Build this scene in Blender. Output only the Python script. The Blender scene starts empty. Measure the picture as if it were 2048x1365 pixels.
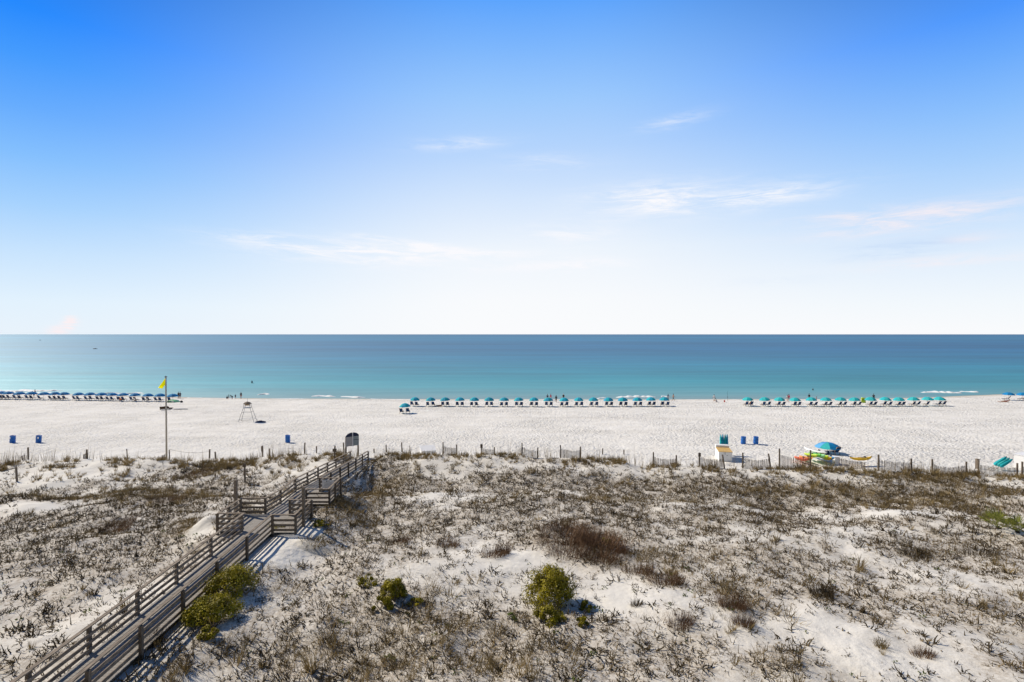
import bpy, bmesh, math, random
import numpy as np
from mathutils import Vector, Matrix, Euler

random.seed(7)
RNG = np.random.default_rng(11)
SC = bpy.context.scene
COL = SC.collection
PI = math.pi
R = math.radians

# ------------------------------------------------------------------ camera model
CAM_Z = 17.0
F = 1024.0                       # focal length in photo pixels (2048 wide, 18 mm on 36 mm)
PITCH = math.atan(13.5 / F)

def ray(px, py):
    u = (px - 1024.0) / F
    v = (682.5 - py) / F
    c, s = math.cos(PITCH), math.sin(PITCH)
    return Vector((u, c + v * s, v * c - s))

# ------------------------------------------------------------------ numpy noise
def _hash(ix, iy, seed):
    n = (ix.astype(np.int64) * 374761393 + iy.astype(np.int64) * 668265263 + seed * 1442695041) & 0xFFFFFFFF
    n = ((n ^ (n >> 13)) * 1274126177) & 0xFFFFFFFF
    n = n ^ (n >> 16)
    return (n & 0xFFFFFF).astype(np.float64) / float(0xFFFFFF)

def vnoise(x, y, seed=0):
    x = np.asarray(x, float); y = np.asarray(y, float)
    x0 = np.floor(x); y0 = np.floor(y)
    fx = x - x0; fy = y - y0
    fx = fx * fx * fx * (fx * (fx * 6 - 15) + 10); fy = fy * fy * fy * (fy * (fy * 6 - 15) + 10)
    a = _hash(x0, y0, seed); b = _hash(x0 + 1, y0, seed)
    c = _hash(x0, y0 + 1, seed); d = _hash(x0 + 1, y0 + 1, seed)
    return (a * (1 - fx) + b * fx) * (1 - fy) + (c * (1 - fx) + d * fx) * fy * 1.0

def fbm(x, y, seed=0, octv=4):
    x = np.asarray(x, float); y = np.asarray(y, float)
    s = 0; a = 0.5; n = 0
    for k in range(octv):
        ca, sa = math.cos(0.6 * k + .3), math.sin(0.6 * k + .3)
        xr = x * ca - y * sa + 17.3 * k; yr = x * sa + y * ca - 9.1 * k
        s = s + a * (vnoise(xr, yr, seed + k) * 2 - 1); n += a
        x = x * 2.03; y = y * 2.03; a *= 0.5
    return s / n

def sstep(a, b, x):
    t = np.clip((np.asarray(x, float) - a) / (b - a), 0, 1)
    return t * t * (3 - 2 * t)

# ------------------------------------------------------------------ terrain
CX = [-120, -60, -30, -18, -10, 0, 5, 15, 25, 48, 120]
CY = [54, 54, 54.5, 55, 55, 54.5, 54, 52, 50, 48, 46]
CZ = [2.85, 2.9, 3.2, 3.9, 4.2, 4.05, 3.85, 3.55, 3.4, 3.4, 3.4]
SX = [-2000, -400, -200, -150, -100, -85, -40, 0, 58, 90, 113, 145, 220, 500, 2000]
SY = [150, 152, 154, 150, 139, 136.5, 134, 133.3, 133.2, 134, 137, 146, 152, 150, 150]

def _smooth_table(xs, ys, lo, hi, n, sig):
    g = np.linspace(lo, hi, n)
    v = np.interp(g, xs, ys)
    k = int(sig / (g[1] - g[0]) * 3)
    w = np.exp(-0.5 * (np.arange(-k, k + 1) / (k / 3.0)) ** 2); w /= w.sum()
    return g, np.convolve(np.pad(v, k, mode='edge'), w, mode='valid')

_GX, _GY = _smooth_table(CX, CY, -150, 150, 1201, 4)
_GX, _GZ = _smooth_table(CX, CZ, -150, 150, 1201, 3)
_SXX, _SYY = _smooth_table(SX, SY, -600, 600, 2401, 10)
_DX, _DZ = _smooth_table([-400, -60, -20, 0, 4, 12, 30, 80, 140], [-6, -3, -0.9, 0.0, 0.42, 0.85, 1.3, 2.45, 2.6], -400, 150, 2201, 1.2)
_TX, _TZ = _smooth_table([-80, -45, -33, -24, -15, -9, -4.5, -1.0, 0.5, 10], [4.7, 4.7, 4.75, 4.4, 3.72, 3.05, 3.4, 3.95, 4.0, 4.0], -90, 20, 881, 0.9)

def crest_y(x): return np.interp(x, _GX, _GY)
def shore_y(x): return np.interp(x, _SXX, _SYY) + 0.9 * (vnoise(np.asarray(x) / 9.0, np.asarray(x) * 0 + 3.3, 91) - .5)

# boardwalk frame: s along (about +Y), q across (+ = right)
BW0 = -13.83; BWK = -0.0455; BHW = 0.885
def bw_q(x, y): return x - (BW0 + BWK * y)
DK_S = [0, 33.3, 36.2, 39.0, 54.6]
DK_Z = [5.2, 5.2, 4.96, 4.96, 3.45]
def deck_z(s): return np.interp(s, DK_S, DK_Z)
def bw(s, q, dz=0.0):
    return Vector((BW0 + BWK * s + q, s, float(deck_z(s)) + dz))

MOUNDS = [(-19.4, 33.0, 1.1, 1.1), (-12.9, 28.7, 0.70, 1.0), (-12.6, 33.2, 0.35, 0.9), (-18.5, 31.6, .3, .8), (-13.2, 26.9, .5, .9), (-12.4, 30.4, .3, .8),
          (-11.2, 35.0, .3, 1.2), (-23.5, 40.5, .3, 2.0), (2.5, 41.5, .35, 2.4), (15, 30, .3, 3.0), (28, 38, .4, 3.0), (42, 42, .5, 3.0)]

def hgt(x, y, fine=True):
    x = np.asarray(x, float); y = np.asarray(y, float)
    t = y - crest_y(x); d = shore_y(x) - y
    beach = np.interp(d, _DX, _DZ)
    cz = np.interp(x, _GX, _GZ)
    inland = np.interp(t, _TX, _TZ) + (cz - 4.0) * sstep(-9, -0.5, t)
    edge = 1.2 * (vnoise(x / 5.0, y / 40.0, 5) - .5)
    k = sstep(0.2 + edge, 6.0 + edge, t)
    z = inland * (1 - k) + beach * k
    dm = 1 - sstep(3.5, 7.0, t)
    z = z + dm * (0.40 * fbm(x / 7.5, y / 6.0, 3, 3) + 0.20 * fbm(x / 2.3, y / 2.3, 21, 3))
    for mx, my, a, r in MOUNDS:
        z = z + a * np.exp(-((x - mx) ** 2 + (y - my) ** 2) / (r * r))
    # corridor of the boardwalk
    q = bw_q(x, y)
    s = np.clip(y, 0, 60)
    gap = np.interp(s, [0, 30, 40, 54.6, 56], [0.28, 0.25, 0.25, 0.06, 0.05])
    gap = gap - .14 * sstep(.9, 1.6, q) * (y < 36)
    zc = np.where(y < 54.6, deck_z(s) - gap, 3.40 - 0.15 * (y - 54.6))
    rq = np.where((y > 29) & (y < 40), 2.7, 1.2)
    lq = np.where((y > 29.5) & (y < 34.5), 2.6, 1.2)
    lim = np.where(q > 0, rq, lq)
    kk = 1 - sstep(0, np.where((q > 0) & (y < 36), 3.8, 2.2), np.abs(q) - lim)
    kk = kk * (1 - sstep(55.5, 60.0, y))
    z = z * (1 - kk) + zc * kk
    if fine:
        bm = sstep(3.0, 8.0, t) * sstep(1.0, 6.0, d)
        foot = vnoise(x / 0.55, y / 0.62, 40) - .5
        tr = np.exp(-(((x + 22.5 - (y - 62) * .215) / .9) ** 2)) + np.exp(-(((x + 14.0 - (y - 62) * .05) / .6) ** 2)) * (y < 80)
        bm = bm * (1 - .8 * np.clip(tr, 0, 1))
        foot2 = vnoise(x / 1.3, y / 1.4, 43) - .5
        for yt, w0 in ((66.0, .35), (67.9, .35), (71.0, .5)):
            z = z - .07 * np.exp(-((y - yt - 1.2 * np.sin(x / 31.0) + .02 * x) / w0) ** 2) * sstep(12, 22, x)
        z = z + bm * (0.075 * foot + 0.05 * foot2)
        z = z + dm * (1 - kk) * (0.05 * (vnoise(x / 0.9, y / 0.9, 47) - .5) + 0.025 * (vnoise(x / .4, y / .4, 48) - .5))
    return z

def h1(x, y): return float(hgt(np.array([x]), np.array([y]))[0])

def at(px, py):
    """the point of the ground (or of the water level) that the photo shows at a pixel"""
    d = ray(px, py)
    ds = np.concatenate([np.arange(8, 160, 0.25), np.arange(160, 60000, 10)])
    X = d.x / d.y * ds; Z = CAM_Z + d.z / d.y * ds
    g = np.maximum(hgt(X, ds, False), 0.0)
    i = int(np.argmax(Z <= g))
    a, b = ds[max(i - 1, 0)], ds[i]
    for _ in range(30):
        m = 0.5 * (a + b)
        zz = CAM_Z + d.z / d.y * m
        if zz <= max(float(hgt(np.array([d.x / d.y * m]), np.array([m]), False)[0]), 0.0): b = m
        else: a = m
    x = d.x / d.y * b
    return Vector((x, b, max(h1(x, b), 0.0)))

def at_d(px, D):
    d = ray(px, 900); x = d.x / d.y * D
    return Vector((x, D, h1(x, D)))

# ------------------------------------------------------------------ objects
def tag(o, label=None, cat=None, group=None, kind=None):
    if label: o['label'] = label
    if cat: o['category'] = cat
    if group: o['group'] = group
    if kind: o['kind'] = kind
    return o

def thing(name, loc, label, cat, group=None, rz=0.0, rx=0.0, ry=0.0):
    o = bpy.data.objects.new(name, None); COL.objects.link(o)
    o.empty_display_size = 0.2
    o.location = loc; o.rotation_euler = (rx, ry, rz)
    return tag(o, label, cat, group)

def copy_tree(o, parent=None):
    c = o.copy(); COL.objects.link(c)
    if parent: c.parent = parent
    for ch in o.children: copy_tree(ch, c)
    return c

def link_mesh(name, me, parent=None, mat=None, smooth=False):
    if mat: me.materials.clear(); me.materials.append(mat)
    if smooth: me.polygons.foreach_set('use_smooth', [True] * len(me.polygons))
    o = bpy.data.objects.new(name, me); COL.objects.link(o)
    if parent: o.parent = parent
    return o

class MB:
    """collects shapes and links them as one mesh object"""
    def __init__(s): s.v = []; s.f = []; s.m = []; s.mi = 0
    def add(s, vs, fs):
        o = len(s.v); s.v += [tuple(p) for p in vs]
        for f in fs: s.f.append(tuple(i + o for i in f)); s.m.append(s.mi)
        return s
    def box(s, c, size, rz=0, ry=0, rx=0):
        m = Euler((rx, ry, rz)).to_matrix(); c = Vector(c)
        hx, hy, hz = size[0] / 2, size[1] / 2, size[2] / 2
        vs = [c + m @ Vector((x, y, z)) for x in (-hx, hx) for y in (-hy, hy) for z in (-hz, hz)]
        return s.add(vs, [(0, 1, 3, 2), (4, 6, 7, 5), (0, 4, 5, 1), (2, 3, 7, 6), (0, 2, 6, 4), (1, 5, 7, 3)])
    def bar(s, a, b, w, h, up=(0, 0, 1)):
        a = Vector(a); b = Vector(b); d = (b - a).normalized(); up = Vector(up)
        if abs(d.dot(up)) > .98: up = Vector((0, 1, 0))
        x = d.cross(up).normalized() * (w / 2); z = x.cross(d).normalized() * (h / 2)
        vs = [a - x - z, a + x - z, a + x + z, a - x + z, b - x - z, b + x - z, b + x + z, b - x + z]
        return s.add(vs, [(0, 1, 2, 3), (7, 6, 5, 4), (0, 4, 5, 1), (1, 5, 6, 2), (2, 6, 7, 3), (3, 7, 4, 0)])
    def tube(s, pts, rad, n=8, cap=True):
        pts = [Vector(p) for p in pts]
        if not hasattr(rad, '__len__'): rad = [rad] * len(pts)
        vs = []; fs = []
        ref = Vector((0.13, 0.95, 0.28))
        for i, p in enumerate(pts):
            d = (pts[min(i + 1, len(pts) - 1)] - pts[max(i - 1, 0)]).normalized()
            r = ref if abs(d.dot(ref)) < .95 else Vector((1, 0, 0))
            x = d.cross(r).normalized(); y = d.cross(x)
            for k in range(n):
                a = 2 * PI * k / n
                vs.append(p + (x * math.cos(a) + y * math.sin(a)) * rad[i])
        for i in range(len(pts) - 1):
            for k in range(n):
                k2 = (k + 1) % n
                fs.append((i * n + k, i * n + k2, (i + 1) * n + k2, (i + 1) * n + k))
        if cap:
            fs.append(tuple(range(n - 1, -1, -1))); fs.append(tuple((len(pts) - 1) * n + k for k in range(n)))
        return s.add(vs, fs)
    def lathe(s, prof, n=20, c=(0, 0, 0)):
        vs = []; fs = []
        for r, z in prof:
            for k in range(n):
                a = 2 * PI * k / n
                vs.append((c[0] + r * math.cos(a), c[1] + r * math.sin(a), c[2] + z))
        for i in range(len(prof) - 1):
            for k in range(n):
                k2 = (k + 1) % n
                fs.append((i * n + k, i * n + k2, (i + 1) * n + k2, (i + 1) * n + k))
        fs.append(tuple(range(n - 1, -1, -1))); fs.append(tuple((len(prof) - 1) * n + k for k in range(n)))
        return s.add(vs, fs)
    def mesh(s, name, mats):
        me = bpy.data.meshes.new(name); me.from_pydata(s.v, [], s.f)
        for m in (mats if isinstance(mats, (list, tuple)) else [mats]): me.materials.append(m)
        if isinstance(mats, (list, tuple)): me.polygons.foreach_set('material_index', s.m)
        me.update(); return me
    def build(s, name, mats, parent=None, smooth=False, loc=None, bevel=0):
        me = s.mesh(name, mats)
        if bevel:
            bm = bmesh.new(); bm.from_mesh(me)
            bmesh.ops.bevel(bm, geom=list(bm.edges), offset=bevel, segments=1, affect='EDGES')
            bm.to_mesh(me); bm.free()
        if smooth: me.polygons.foreach_set('use_smooth', [True] * len(me.polygons))
        o = bpy.data.objects.new(name, me); COL.objects.link(o)
        if parent: o.parent = parent
        if loc is not None: o.location = loc
        return o

def np_mesh(name, V, Fq, mat, attr=None):
    """V (n,3), Fq (m,4) quads -> mesh"""
    me = bpy.data.meshes.new(name)
    n = len(V); m = len(Fq); k = Fq.shape[1]
    me.vertices.add(n); me.vertices.foreach_set('co', np.ascontiguousarray(V, np.float32).ravel())
    me.loops.add(m * k); me.loops.foreach_set('vertex_index', np.ascontiguousarray(Fq, np.int32).ravel())
    me.polygons.add(m)
    me.polygons.foreach_set('loop_start', np.arange(0, m * k, k, dtype=np.int32))
    try: me.polygons.foreach_set('loop_total', np.full(m, k, dtype=np.int32))
    except Exception: pass
    for nm, a in (attr or {}).items():
        at_ = me.attributes.new(nm, 'FLOAT', 'POINT'); at_.data.foreach_set('value', np.ascontiguousarray(a, np.float32))
    me.materials.append(mat); me.update(calc_edges=True); me.validate()
    return me

# ------------------------------------------------------------------ materials
def lin(c):
    return tuple(((v / 255.0) / 12.92 if v <= 10.31 else ((v / 255.0 + .055) / 1.055) ** 2.4) for v in c) + (1.0,)

def N(nt, typ, **kw):
    n = nt.nodes.new(typ)
    for k, v in kw.items(): setattr(n, k, v)
    return n

def new_mat(name):
    m = bpy.data.materials.new(name); m.use_nodes = True
    nt = m.node_tree; nt.nodes.clear()
    out = N(nt, 'ShaderNodeOutputMaterial'); b = N(nt, 'ShaderNodeBsdfPrincipled')
    nt.links.new(b.outputs[0], out.inputs[0])
    return m, nt, b

def mat(name, col, rough=.7, var=.18, scale=6.0, metal=0.0, bump=0.0, spec=.3, stretch=(1, 1, 1), objvar=0.0, trans=0.0, second=None):
    m, nt, b = new_mat(name); L = nt.links.new
    tc = N(nt, 'ShaderNodeTexCoord'); mp = N(nt, 'ShaderNodeMapping'); mp.inputs['Scale'].default_value = stretch
    L(tc.outputs['Object'], mp.inputs['Vector'])
    nz = N(nt, 'ShaderNodeTexNoise'); nz.inputs['Scale'].default_value = scale; nz.inputs['Detail'].default_value = 5
    L(mp.outputs[0], nz.inputs['Vector'])
    cr = N(nt, 'ShaderNodeValToRGB')
    a = [max(0, c * (1 - var)) for c in col[:3]]; c2 = [min(1, c * (1 + var)) for c in (second or col)[:3]]
    cr.color_ramp.elements[0].position = .3; cr.color_ramp.elements[1].position = .7
    cr.color_ramp.elements[0].color = (*a, 1); cr.color_ramp.elements[1].color = (*c2, 1)
    L(nz.outputs['Fac'], cr.inputs[0])
    src = cr.outputs[0]
    if objvar:
        oi = N(nt, 'ShaderNodeObjectInfo'); hs = N(nt, 'ShaderNodeHueSaturation')
        mr = N(nt, 'ShaderNodeMapRange'); mr.inputs['To Min'].default_value = 1 - objvar; mr.inputs['To Max'].default_value = 1 + objvar
        L(oi.outputs['Random'], mr.inputs['Value']); L(mr.outputs[0], hs.inputs['Value']); L(src, hs.inputs['Color'])
        src = hs.outputs[0]
    L(src, b.inputs['Base Color'])
    b.inputs['Roughness'].default_value = rough; b.inputs['Metallic'].default_value = metal
    b.inputs['Specular IOR Level'].default_value = spec
    if bump:
        bp = N(nt, 'ShaderNodeBump'); bp.inputs['Strength'].default_value = bump; bp.inputs['Distance'].default_value = .02
        L(nz.outputs['Fac'], bp.inputs['Height']); L(bp.outputs[0], b.inputs['Normal'])
    if trans:
        out = [n for n in nt.nodes if n.type == 'OUTPUT_MATERIAL'][0]
        tr = N(nt, 'ShaderNodeBsdfTranslucent'); mx = N(nt, 'ShaderNodeMixShader'); mx.inputs[0].default_value = trans
        L(src, tr.inputs[0]); L(b.outputs[0], mx.inputs[1]); L(tr.outputs[0], mx.inputs[2]); L(mx.outputs[0], out.inputs[0])
    return m

M = {}
M['wood'] = mat('weathered_wood', (.15, .115, .085), .85, .4, 3.0, bump=.4, stretch=(6, 1, 6), second=(.25, .205, .155))
M['deck'] = mat('weathered_deck', (.30, .28, .25), .85, .25, 2.5, bump=.3, stretch=(1, 7, 1))
M['post'] = mat('weathered_post', (.15, .12, .09), .9, .35, 4.0, bump=.4, stretch=(5, 5, 1), objvar=.2)
M['picket'] = mat('fence_picket', (.125, .09, .065), .9, .3, 5.0, objvar=.15)
M['pole'] = mat('flag_pole_wood', (.52, .47, .38), .7, .12, 2.0, stretch=(4, 4, .6))
M['flag'] = mat('yellow_cloth', (1.0, .93, .0), .7, .05, 3.0, trans=.7)
M['white'] = mat('white_paint', (.80, .80, .79), .55, .05, 3.0)
M['tan'] = mat('tan_lid', (.62, .40, .13), .6, .12, 3.0)
M['metal'] = mat('grey_metal', (.25, .25, .25), .45, .15, 6.0, metal=.5)
M['blue_plastic'] = mat('blue_plastic', (.01, .13, .47), .42, .1, 3.0, spec=.4, objvar=.08)
M['sticker'] = mat('white_sticker', (.75, .77, .8), .6, .08, 12)
M['teal'] = mat('teal_canvas', (.02, .46, .52), .8, .1, 3.0, trans=.12, objvar=.1)
M['teal_b'] = mat('light_blue_canvas', (.03, .36, .58), .8, .1, 3.0, trans=.12, objvar=.1)
M['royal'] = mat('royal_blue_canvas', (.006, .20, .47), .8, .12, 3.0, trans=.10, objvar=.12)
M['royal2'] = mat('cobalt_canvas', (.006, .235, .52), .8, .1, 3.0, trans=.1)
M['aqua'] = mat('aqua_canvas', (.05, .52, .53), .8, .08, 3.0, trans=.12)
M['sky_canvas'] = mat('sky_blue_canvas', (.12, .40, .72), .8, .08, 3.0, trans=.12)
M['pole_wood'] = mat('light_pole_wood', (.50, .38, .24), .7, .15, 5.0)
M['navy'] = mat('navy_fabric', (.012, .05, .15), .85, .2, 5.0, objvar=.3)
M['chair_wood'] = mat('chair_wood', (.40, .29, .18), .75, .2, 5.0)
M['lime'] = mat('lime_plastic', (.50, .68, .06), .4, .06, 2.0)
M['green_p'] = mat('green_plastic', (.14, .52, .08), .4, .06, 2.0)
M['mint_p'] = mat('mint_plastic', (.30, .66, .33), .4, .06, 2.0)
M['yellow_p'] = mat('yellow_plastic', (.82, .50, .03), .4, .06, 2.0)
M['coral'] = mat('coral_plastic', (.74, .16, .07), .4, .06, 2.0)
M['orange_p'] = mat('orange_plastic', (.80, .32, .04), .4, .06, 2.0)
M['bluekay'] = mat('pale_blue_plastic', (.07, .28, .55), .4, .06, 2.0)
M['sign_face'] = mat('sign_face', (.36, .42, .42), .6, .06, 3.0)
M['sign_face2'] = mat('sign_face_plain', (.42, .41, .41), .6, .06, 3.0)
M['sign_dark'] = mat('sign_header', (.02, .03, .07), .6, .06, 3.0)
M['ink'] = mat('sign_ink', (.12, .13, .16), .7, .1, 3.0)
M['skin'] = mat('skin', (.42, .24, .16), .6, .06, 5.0)
M['skin_d'] = mat('tanned_skin', (.20, .10, .06), .6, .06, 5.0)
M['hair'] = mat('dark_hair', (.02, .015, .012), .7, .2, 20.0)
M['black_c'] = mat('black_clothing', (.015, .017, .022), .9, .2, 8.0)
M['navy_c'] = mat('navy_clothing', (.02, .03, .09), .9, .2, 8.0)
M['grey_c'] = mat('pale_grey_clothing', (.5, .52, .55), .9, .08, 8.0)
M['pink_c'] = mat('pink_clothing', (.75, .09, .19), .9, .08, 8.0)
M['rust_c'] = mat('rust_clothing', (.33, .09, .06), .9, .08, 8.0)
M['white_c'] = mat('white_clothing', (.7, .69, .66), .9, .06, 8.0)
M['orange_c'] = mat('orange_clothing', (.6, .17, .05), .9, .08, 8.0)
M['teal_c'] = mat('blue_green_clothing', (.04, .22, .26), .9, .08, 8.0)
M['red_p'] = mat('red_plastic', (.55, .04, .02), .5, .08, 4.0)
M['brown_c'] = mat('dark_brown_canvas', (.07, .04, .02), .9, .2, 8.0)
M['rope'] = mat('weathered_rope', (.2, .17, .14), .95, .15, 20)
M['twig'] = mat('dead_twig', (.044, .032, .017), .95, .5, 1.1, second=(.105, .077, .040))
M['litter_twig'] = mat('brown_dead_twig', (.115, .083, .040), .95, .45, 1.3, second=(.185, .138, .07))
M['drygrass'] = mat('dry_grass', (.18, .13, .055), .9, .4, .7, trans=.25, second=(.27, .20, .09))
M['oats'] = mat('sea_oat_straw', (.32, .25, .15), .9, .25, .7, trans=.2)
M['brownshrub'] = mat('brown_shrub', (.14, .078, .045), .95, .4, 1.6, second=(.20, .125, .07))
M['leaf'] = mat('yellow_green_leaf', (.12, .115, .006), .6, .5, 2.6, trans=.22, second=(.34, .285, .012))
M['sprout'] = mat('sprout_leaf', (.10, .13, .02), .7, .4, 1.5, trans=.25)
M['palm'] = mat('palmetto_leaf', (.15, .19, .03), .5, .35, 1.8, trans=.3, second=(.30, .30, .06))
M['branch'] = mat('bush_branch', (.07, .05, .035), .9, .3, 6.0)
M['foam'] = mat('surf_foam', (.86, .88, .88), .8, .06, 3.0)
M['towel'] = mat('towel_cloth', (.45, .28, .2), .95, .1, 6.0)
M['dark_hull'] = mat('dark_hull', (.05, .06, .08), .5, .1, 3.0)
M['skiff_white'] = mat('pale_boat_paint', (.35, .35, .33), .4, .08, 3.0)
# ------------------------------------------------------------------ camera, light, sky
cam = bpy.data.cameras.new('camera'); cam_o = bpy.data.objects.new('camera', cam); COL.objects.link(cam_o)
cam.lens = 18.0; cam.sensor_width = 36.0; cam.clip_start = 0.5; cam.clip_end = 200000
cam_o.location = (0, 0, CAM_Z); cam_o.rotation_euler = (PI / 2 - PITCH, 0, 0)
SC.camera = cam_o
SC.view_settings.view_transform = 'Standard'; SC.view_settings.look = 'None'
SC.view_settings.exposure = 0; SC.view_settings.gamma = 1
SC.render.resolution_x = 1024; SC.render.resolution_y = 682

SUN_EL, SUN_AZ = R(40), R(-64)           # azimuth measured from +Y towards +X
sd = Vector((math.sin(SUN_AZ) * math.cos(SUN_EL), math.cos(SUN_AZ) * math.cos(SUN_EL), math.sin(SUN_EL)))
sun = bpy.data.lights.new('sun', 'SUN'); sun.energy = 4.8; sun.angle = R(.5); sun.color = (1.0, .90, .755)
sun_o = bpy.data.objects.new('sun', sun); COL.objects.link(sun_o)
sun_o.rotation_euler = (-sd).to_track_quat('-Z', 'Y').to_euler()

def build_world():
    w = bpy.data.worlds.new('World'); SC.world = w; w.use_nodes = True
    nt = w.node_tree; nt.nodes.clear(); L = nt.links.new
    out = N(nt, 'ShaderNodeOutputWorld'); bg = N(nt, 'ShaderNodeBackground')
    L(bg.outputs[0], out.inputs[0])
    tc = N(nt, 'ShaderNodeTexCoord')
    nv = N(nt, 'ShaderNodeVectorMath', operation='NORMALIZE'); L(tc.outputs['Generated'], nv.inputs[0])
    sp = N(nt, 'ShaderNodeSeparateXYZ'); L(nv.outputs[0], sp.inputs[0])
    def mth(op, a, b=None, c=None, clamp=False):
        n = N(nt, 'ShaderNodeMath', operation=op); n.use_clamp = clamp
        for i, v in enumerate((a, b, c)):
            if v is None: continue
            if isinstance(v, (int, float)): n.inputs[i].default_value = v
            else: L(v, n.inputs[i])
        return n.outputs[0]
    el = mth('MULTIPLY', mth('ARCSINE', sp.outputs['Z']), 180 / PI)
    az = mth('MULTIPLY', mth('ARCTAN2', sp.outputs['X'], sp.outputs['Y']), 180 / PI)
    e01 = mth('DIVIDE', el, 60.0, clamp=True)
    def ramp(stops):
        n = N(nt, 'ShaderNodeValToRGB'); r = n.color_ramp
        while len(r.elements) > 1: r.elements.remove(r.elements[-1])
        r.elements[0].position = stops[0][0] / 60; r.elements[0].color = lin(stops[0][1])
        for p, c in stops[1:]:
            e = r.elements.new(p / 60); e.color = lin(c)
        L(e01, n.inputs[0]); return n.outputs[0]
    left = ramp([(0, (232, 243, 253)), (2.7, (226, 242, 255)), (6.7, (200, 228, 255)), (10.5, (165, 210, 255)), (14.3, (130, 191, 255)),
                 (17.9, (98, 171, 255)), (21.5, (62, 154, 255)), (24.8, (20, 136, 255)), (34, (14, 92, 190)), (60, (36, 62, 100))])
    mid = ramp([(0, (252, 253, 255)), (3.9, (250, 252, 255)), (9.4, (240, 247, 255)), (14.7, (214, 232, 255)), (19.8, (182, 214, 255)),
                (24.6, (156, 202, 255)), (29, (126, 184, 255)), (33.2, (90, 164, 255)), (42, (36, 98, 190)), (60, (38, 64, 102))])
    right = ramp([(0, (252, 253, 255)), (2.7, (244, 250, 255)), (6.7, (226, 240, 255)), (10.5, (196, 224, 255)), (14.3, (166, 208, 255)),
                  (17.9, (138, 192, 255)), (21.5, (108, 173, 255)), (24.8, (76, 152, 255)), (34, (36, 98, 180)), (60, (36, 62, 100))])
    rear = ramp([(0, (185, 188, 192)), (8, (150, 160, 175)), (20, (105, 118, 138)), (40, (55, 78, 112)), (60, (36, 62, 100))])
    def mix(f, a, b):
        n = N(nt, 'ShaderNodeMix', data_type='RGBA')
        if isinstance(f, (int, float)): n.inputs[0].default_value = f
        else: L(f, n.inputs[0])
        for i, v in ((6, a), (7, b)):
            if isinstance(v, tuple): n.inputs[i].default_value = v
            else: L(v, n.inputs[i])
        return n.outputs[2]
    def sm(a, b, x):
        n = N(nt, 'ShaderNodeMapRange', interpolation_type='SMOOTHSTEP'); L(x, n.inputs[0])
        n.inputs[1].default_value = a; n.inputs[2].default_value = b; return n.outputs[0]
    c = mix(sm(-46, -2, az), left, mid); c = mix(sm(6, 46, az), c, right)
    c = mix(sm(60, 120, mth('ABSOLUTE', az)), c, rear)
    sky = N(nt, 'ShaderNodeTexSky', sky_type='NISHITA'); sky.sun_disc = False
    sky.sun_elevation = SUN_EL; sky.sun_rotation = SUN_AZ; sky.altitude = 20; sky.dust_density = .6
    ns = N(nt, 'ShaderNodeVectorMath', operation='SCALE'); ns.inputs['Scale'].default_value = .08
    L(sky.outputs[0], ns.inputs[0])
    c = mix(.03, c, ns.outputs[0])
    # thin wisps of cloud, each at its own bearing and height
    cv = N(nt, 'ShaderNodeCombineXYZ')
    L(mth('MULTIPLY', az, .16), cv.inputs[0]); L(mth('ADD', mth('MULTIPLY', el, 1.05), mth('MULTIPLY', az, .035)), cv.inputs[1])
    nz = N(nt, 'ShaderNodeTexNoise'); nz.inputs['Scale'].default_value = 1.0; nz.inputs['Detail'].default_value = 7; nz.inputs['Roughness'].default_value = .7
    nz.inputs['Distortion'].default_value = .5
    L(cv.outputs[0], nz.inputs['Vector'])
    def gauss(a0, e0, wa, we, amp, tilt=0.0):
        da = mth('DIVIDE', mth('SUBTRACT', az, a0), wa)
        ee = mth('SUBTRACT', mth('SUBTRACT', el, e0), mth('MULTIPLY', mth('SUBTRACT', az, a0), tilt))
        de = mth('DIVIDE', ee, we)
        q = mth('ADD', mth('MULTIPLY', da, da), mth('MULTIPLY', de, de))
        return mth('MULTIPLY', mth('EXPONENT', mth('MULTIPLY', q, -1.0)), amp)
    def layer(lst):
        s = None
        for g in lst:
            v = gauss(*g); s = v if s is None else mth('ADD', s, v)
        return s
    body = sm(.34, .72, nz.outputs['Fac'])
    white = layer([(-17, 8.6, 9.0, 1.1, 1.1, -.03), (-5.5, 8.9, 8, .6, 1.0, -.01), (-12, 9.9, 5, .4, .9, -.10), (15.5, 14.2, 6.5, 1.5, .95, 0), (25, 13.5, 6.5, 1.0, .8, .02),
                   (6.5, 11.0, 4.8, 1.1, .6, 0), (8, 7.7, 4.2, .7, .9, 0), (-6, 20.2, 4.6, .6, .42, .08), (17.5, 21.5, 3.4, .55, .40, .1), (0, 7.4, 9, .6, .5, 0), (4, 18.5, 5, .8, .25, 0), (-25, 9.6, 5, .5, .4, 0)])
    pink = layer([(37.5, 10.0, 7.0, 1.0, 1.1, .04), (40.0, 6.2, 6, .5, .7, 0), (33, 11.0, 4.5, .4, .5, 0), (42, 8.0, 2.0, .4, .6, 0), (-41.3, .5, .8, .4, 2.6, .3), (-40.8, 1.0, .4, .6, 2.2, .2)])
    grey = layer([(37.5, 7.9, 4.5, .55, .9, .02), (36.5, 7.0, 4.0, .35, .7, .03), (27.5, 5.3, 4, .4, .3, 0)])
    c = mix(mth('MULTIPLY', mth('MULTIPLY', body, white), 1.35, clamp=True), c, lin((250, 250, 254)))
    c = mix(mth('MULTIPLY', mth('MULTIPLY', body, grey), .7, clamp=True), c, lin((186, 212, 246)))
    c = mix(mth('MULTIPLY', mth('MULTIPLY', body, pink), 1.0, clamp=True), c, lin((250, 240, 243)))
    L(c, bg.inputs[0]); bg.inputs[1].default_value = 1.0
build_world()

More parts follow.
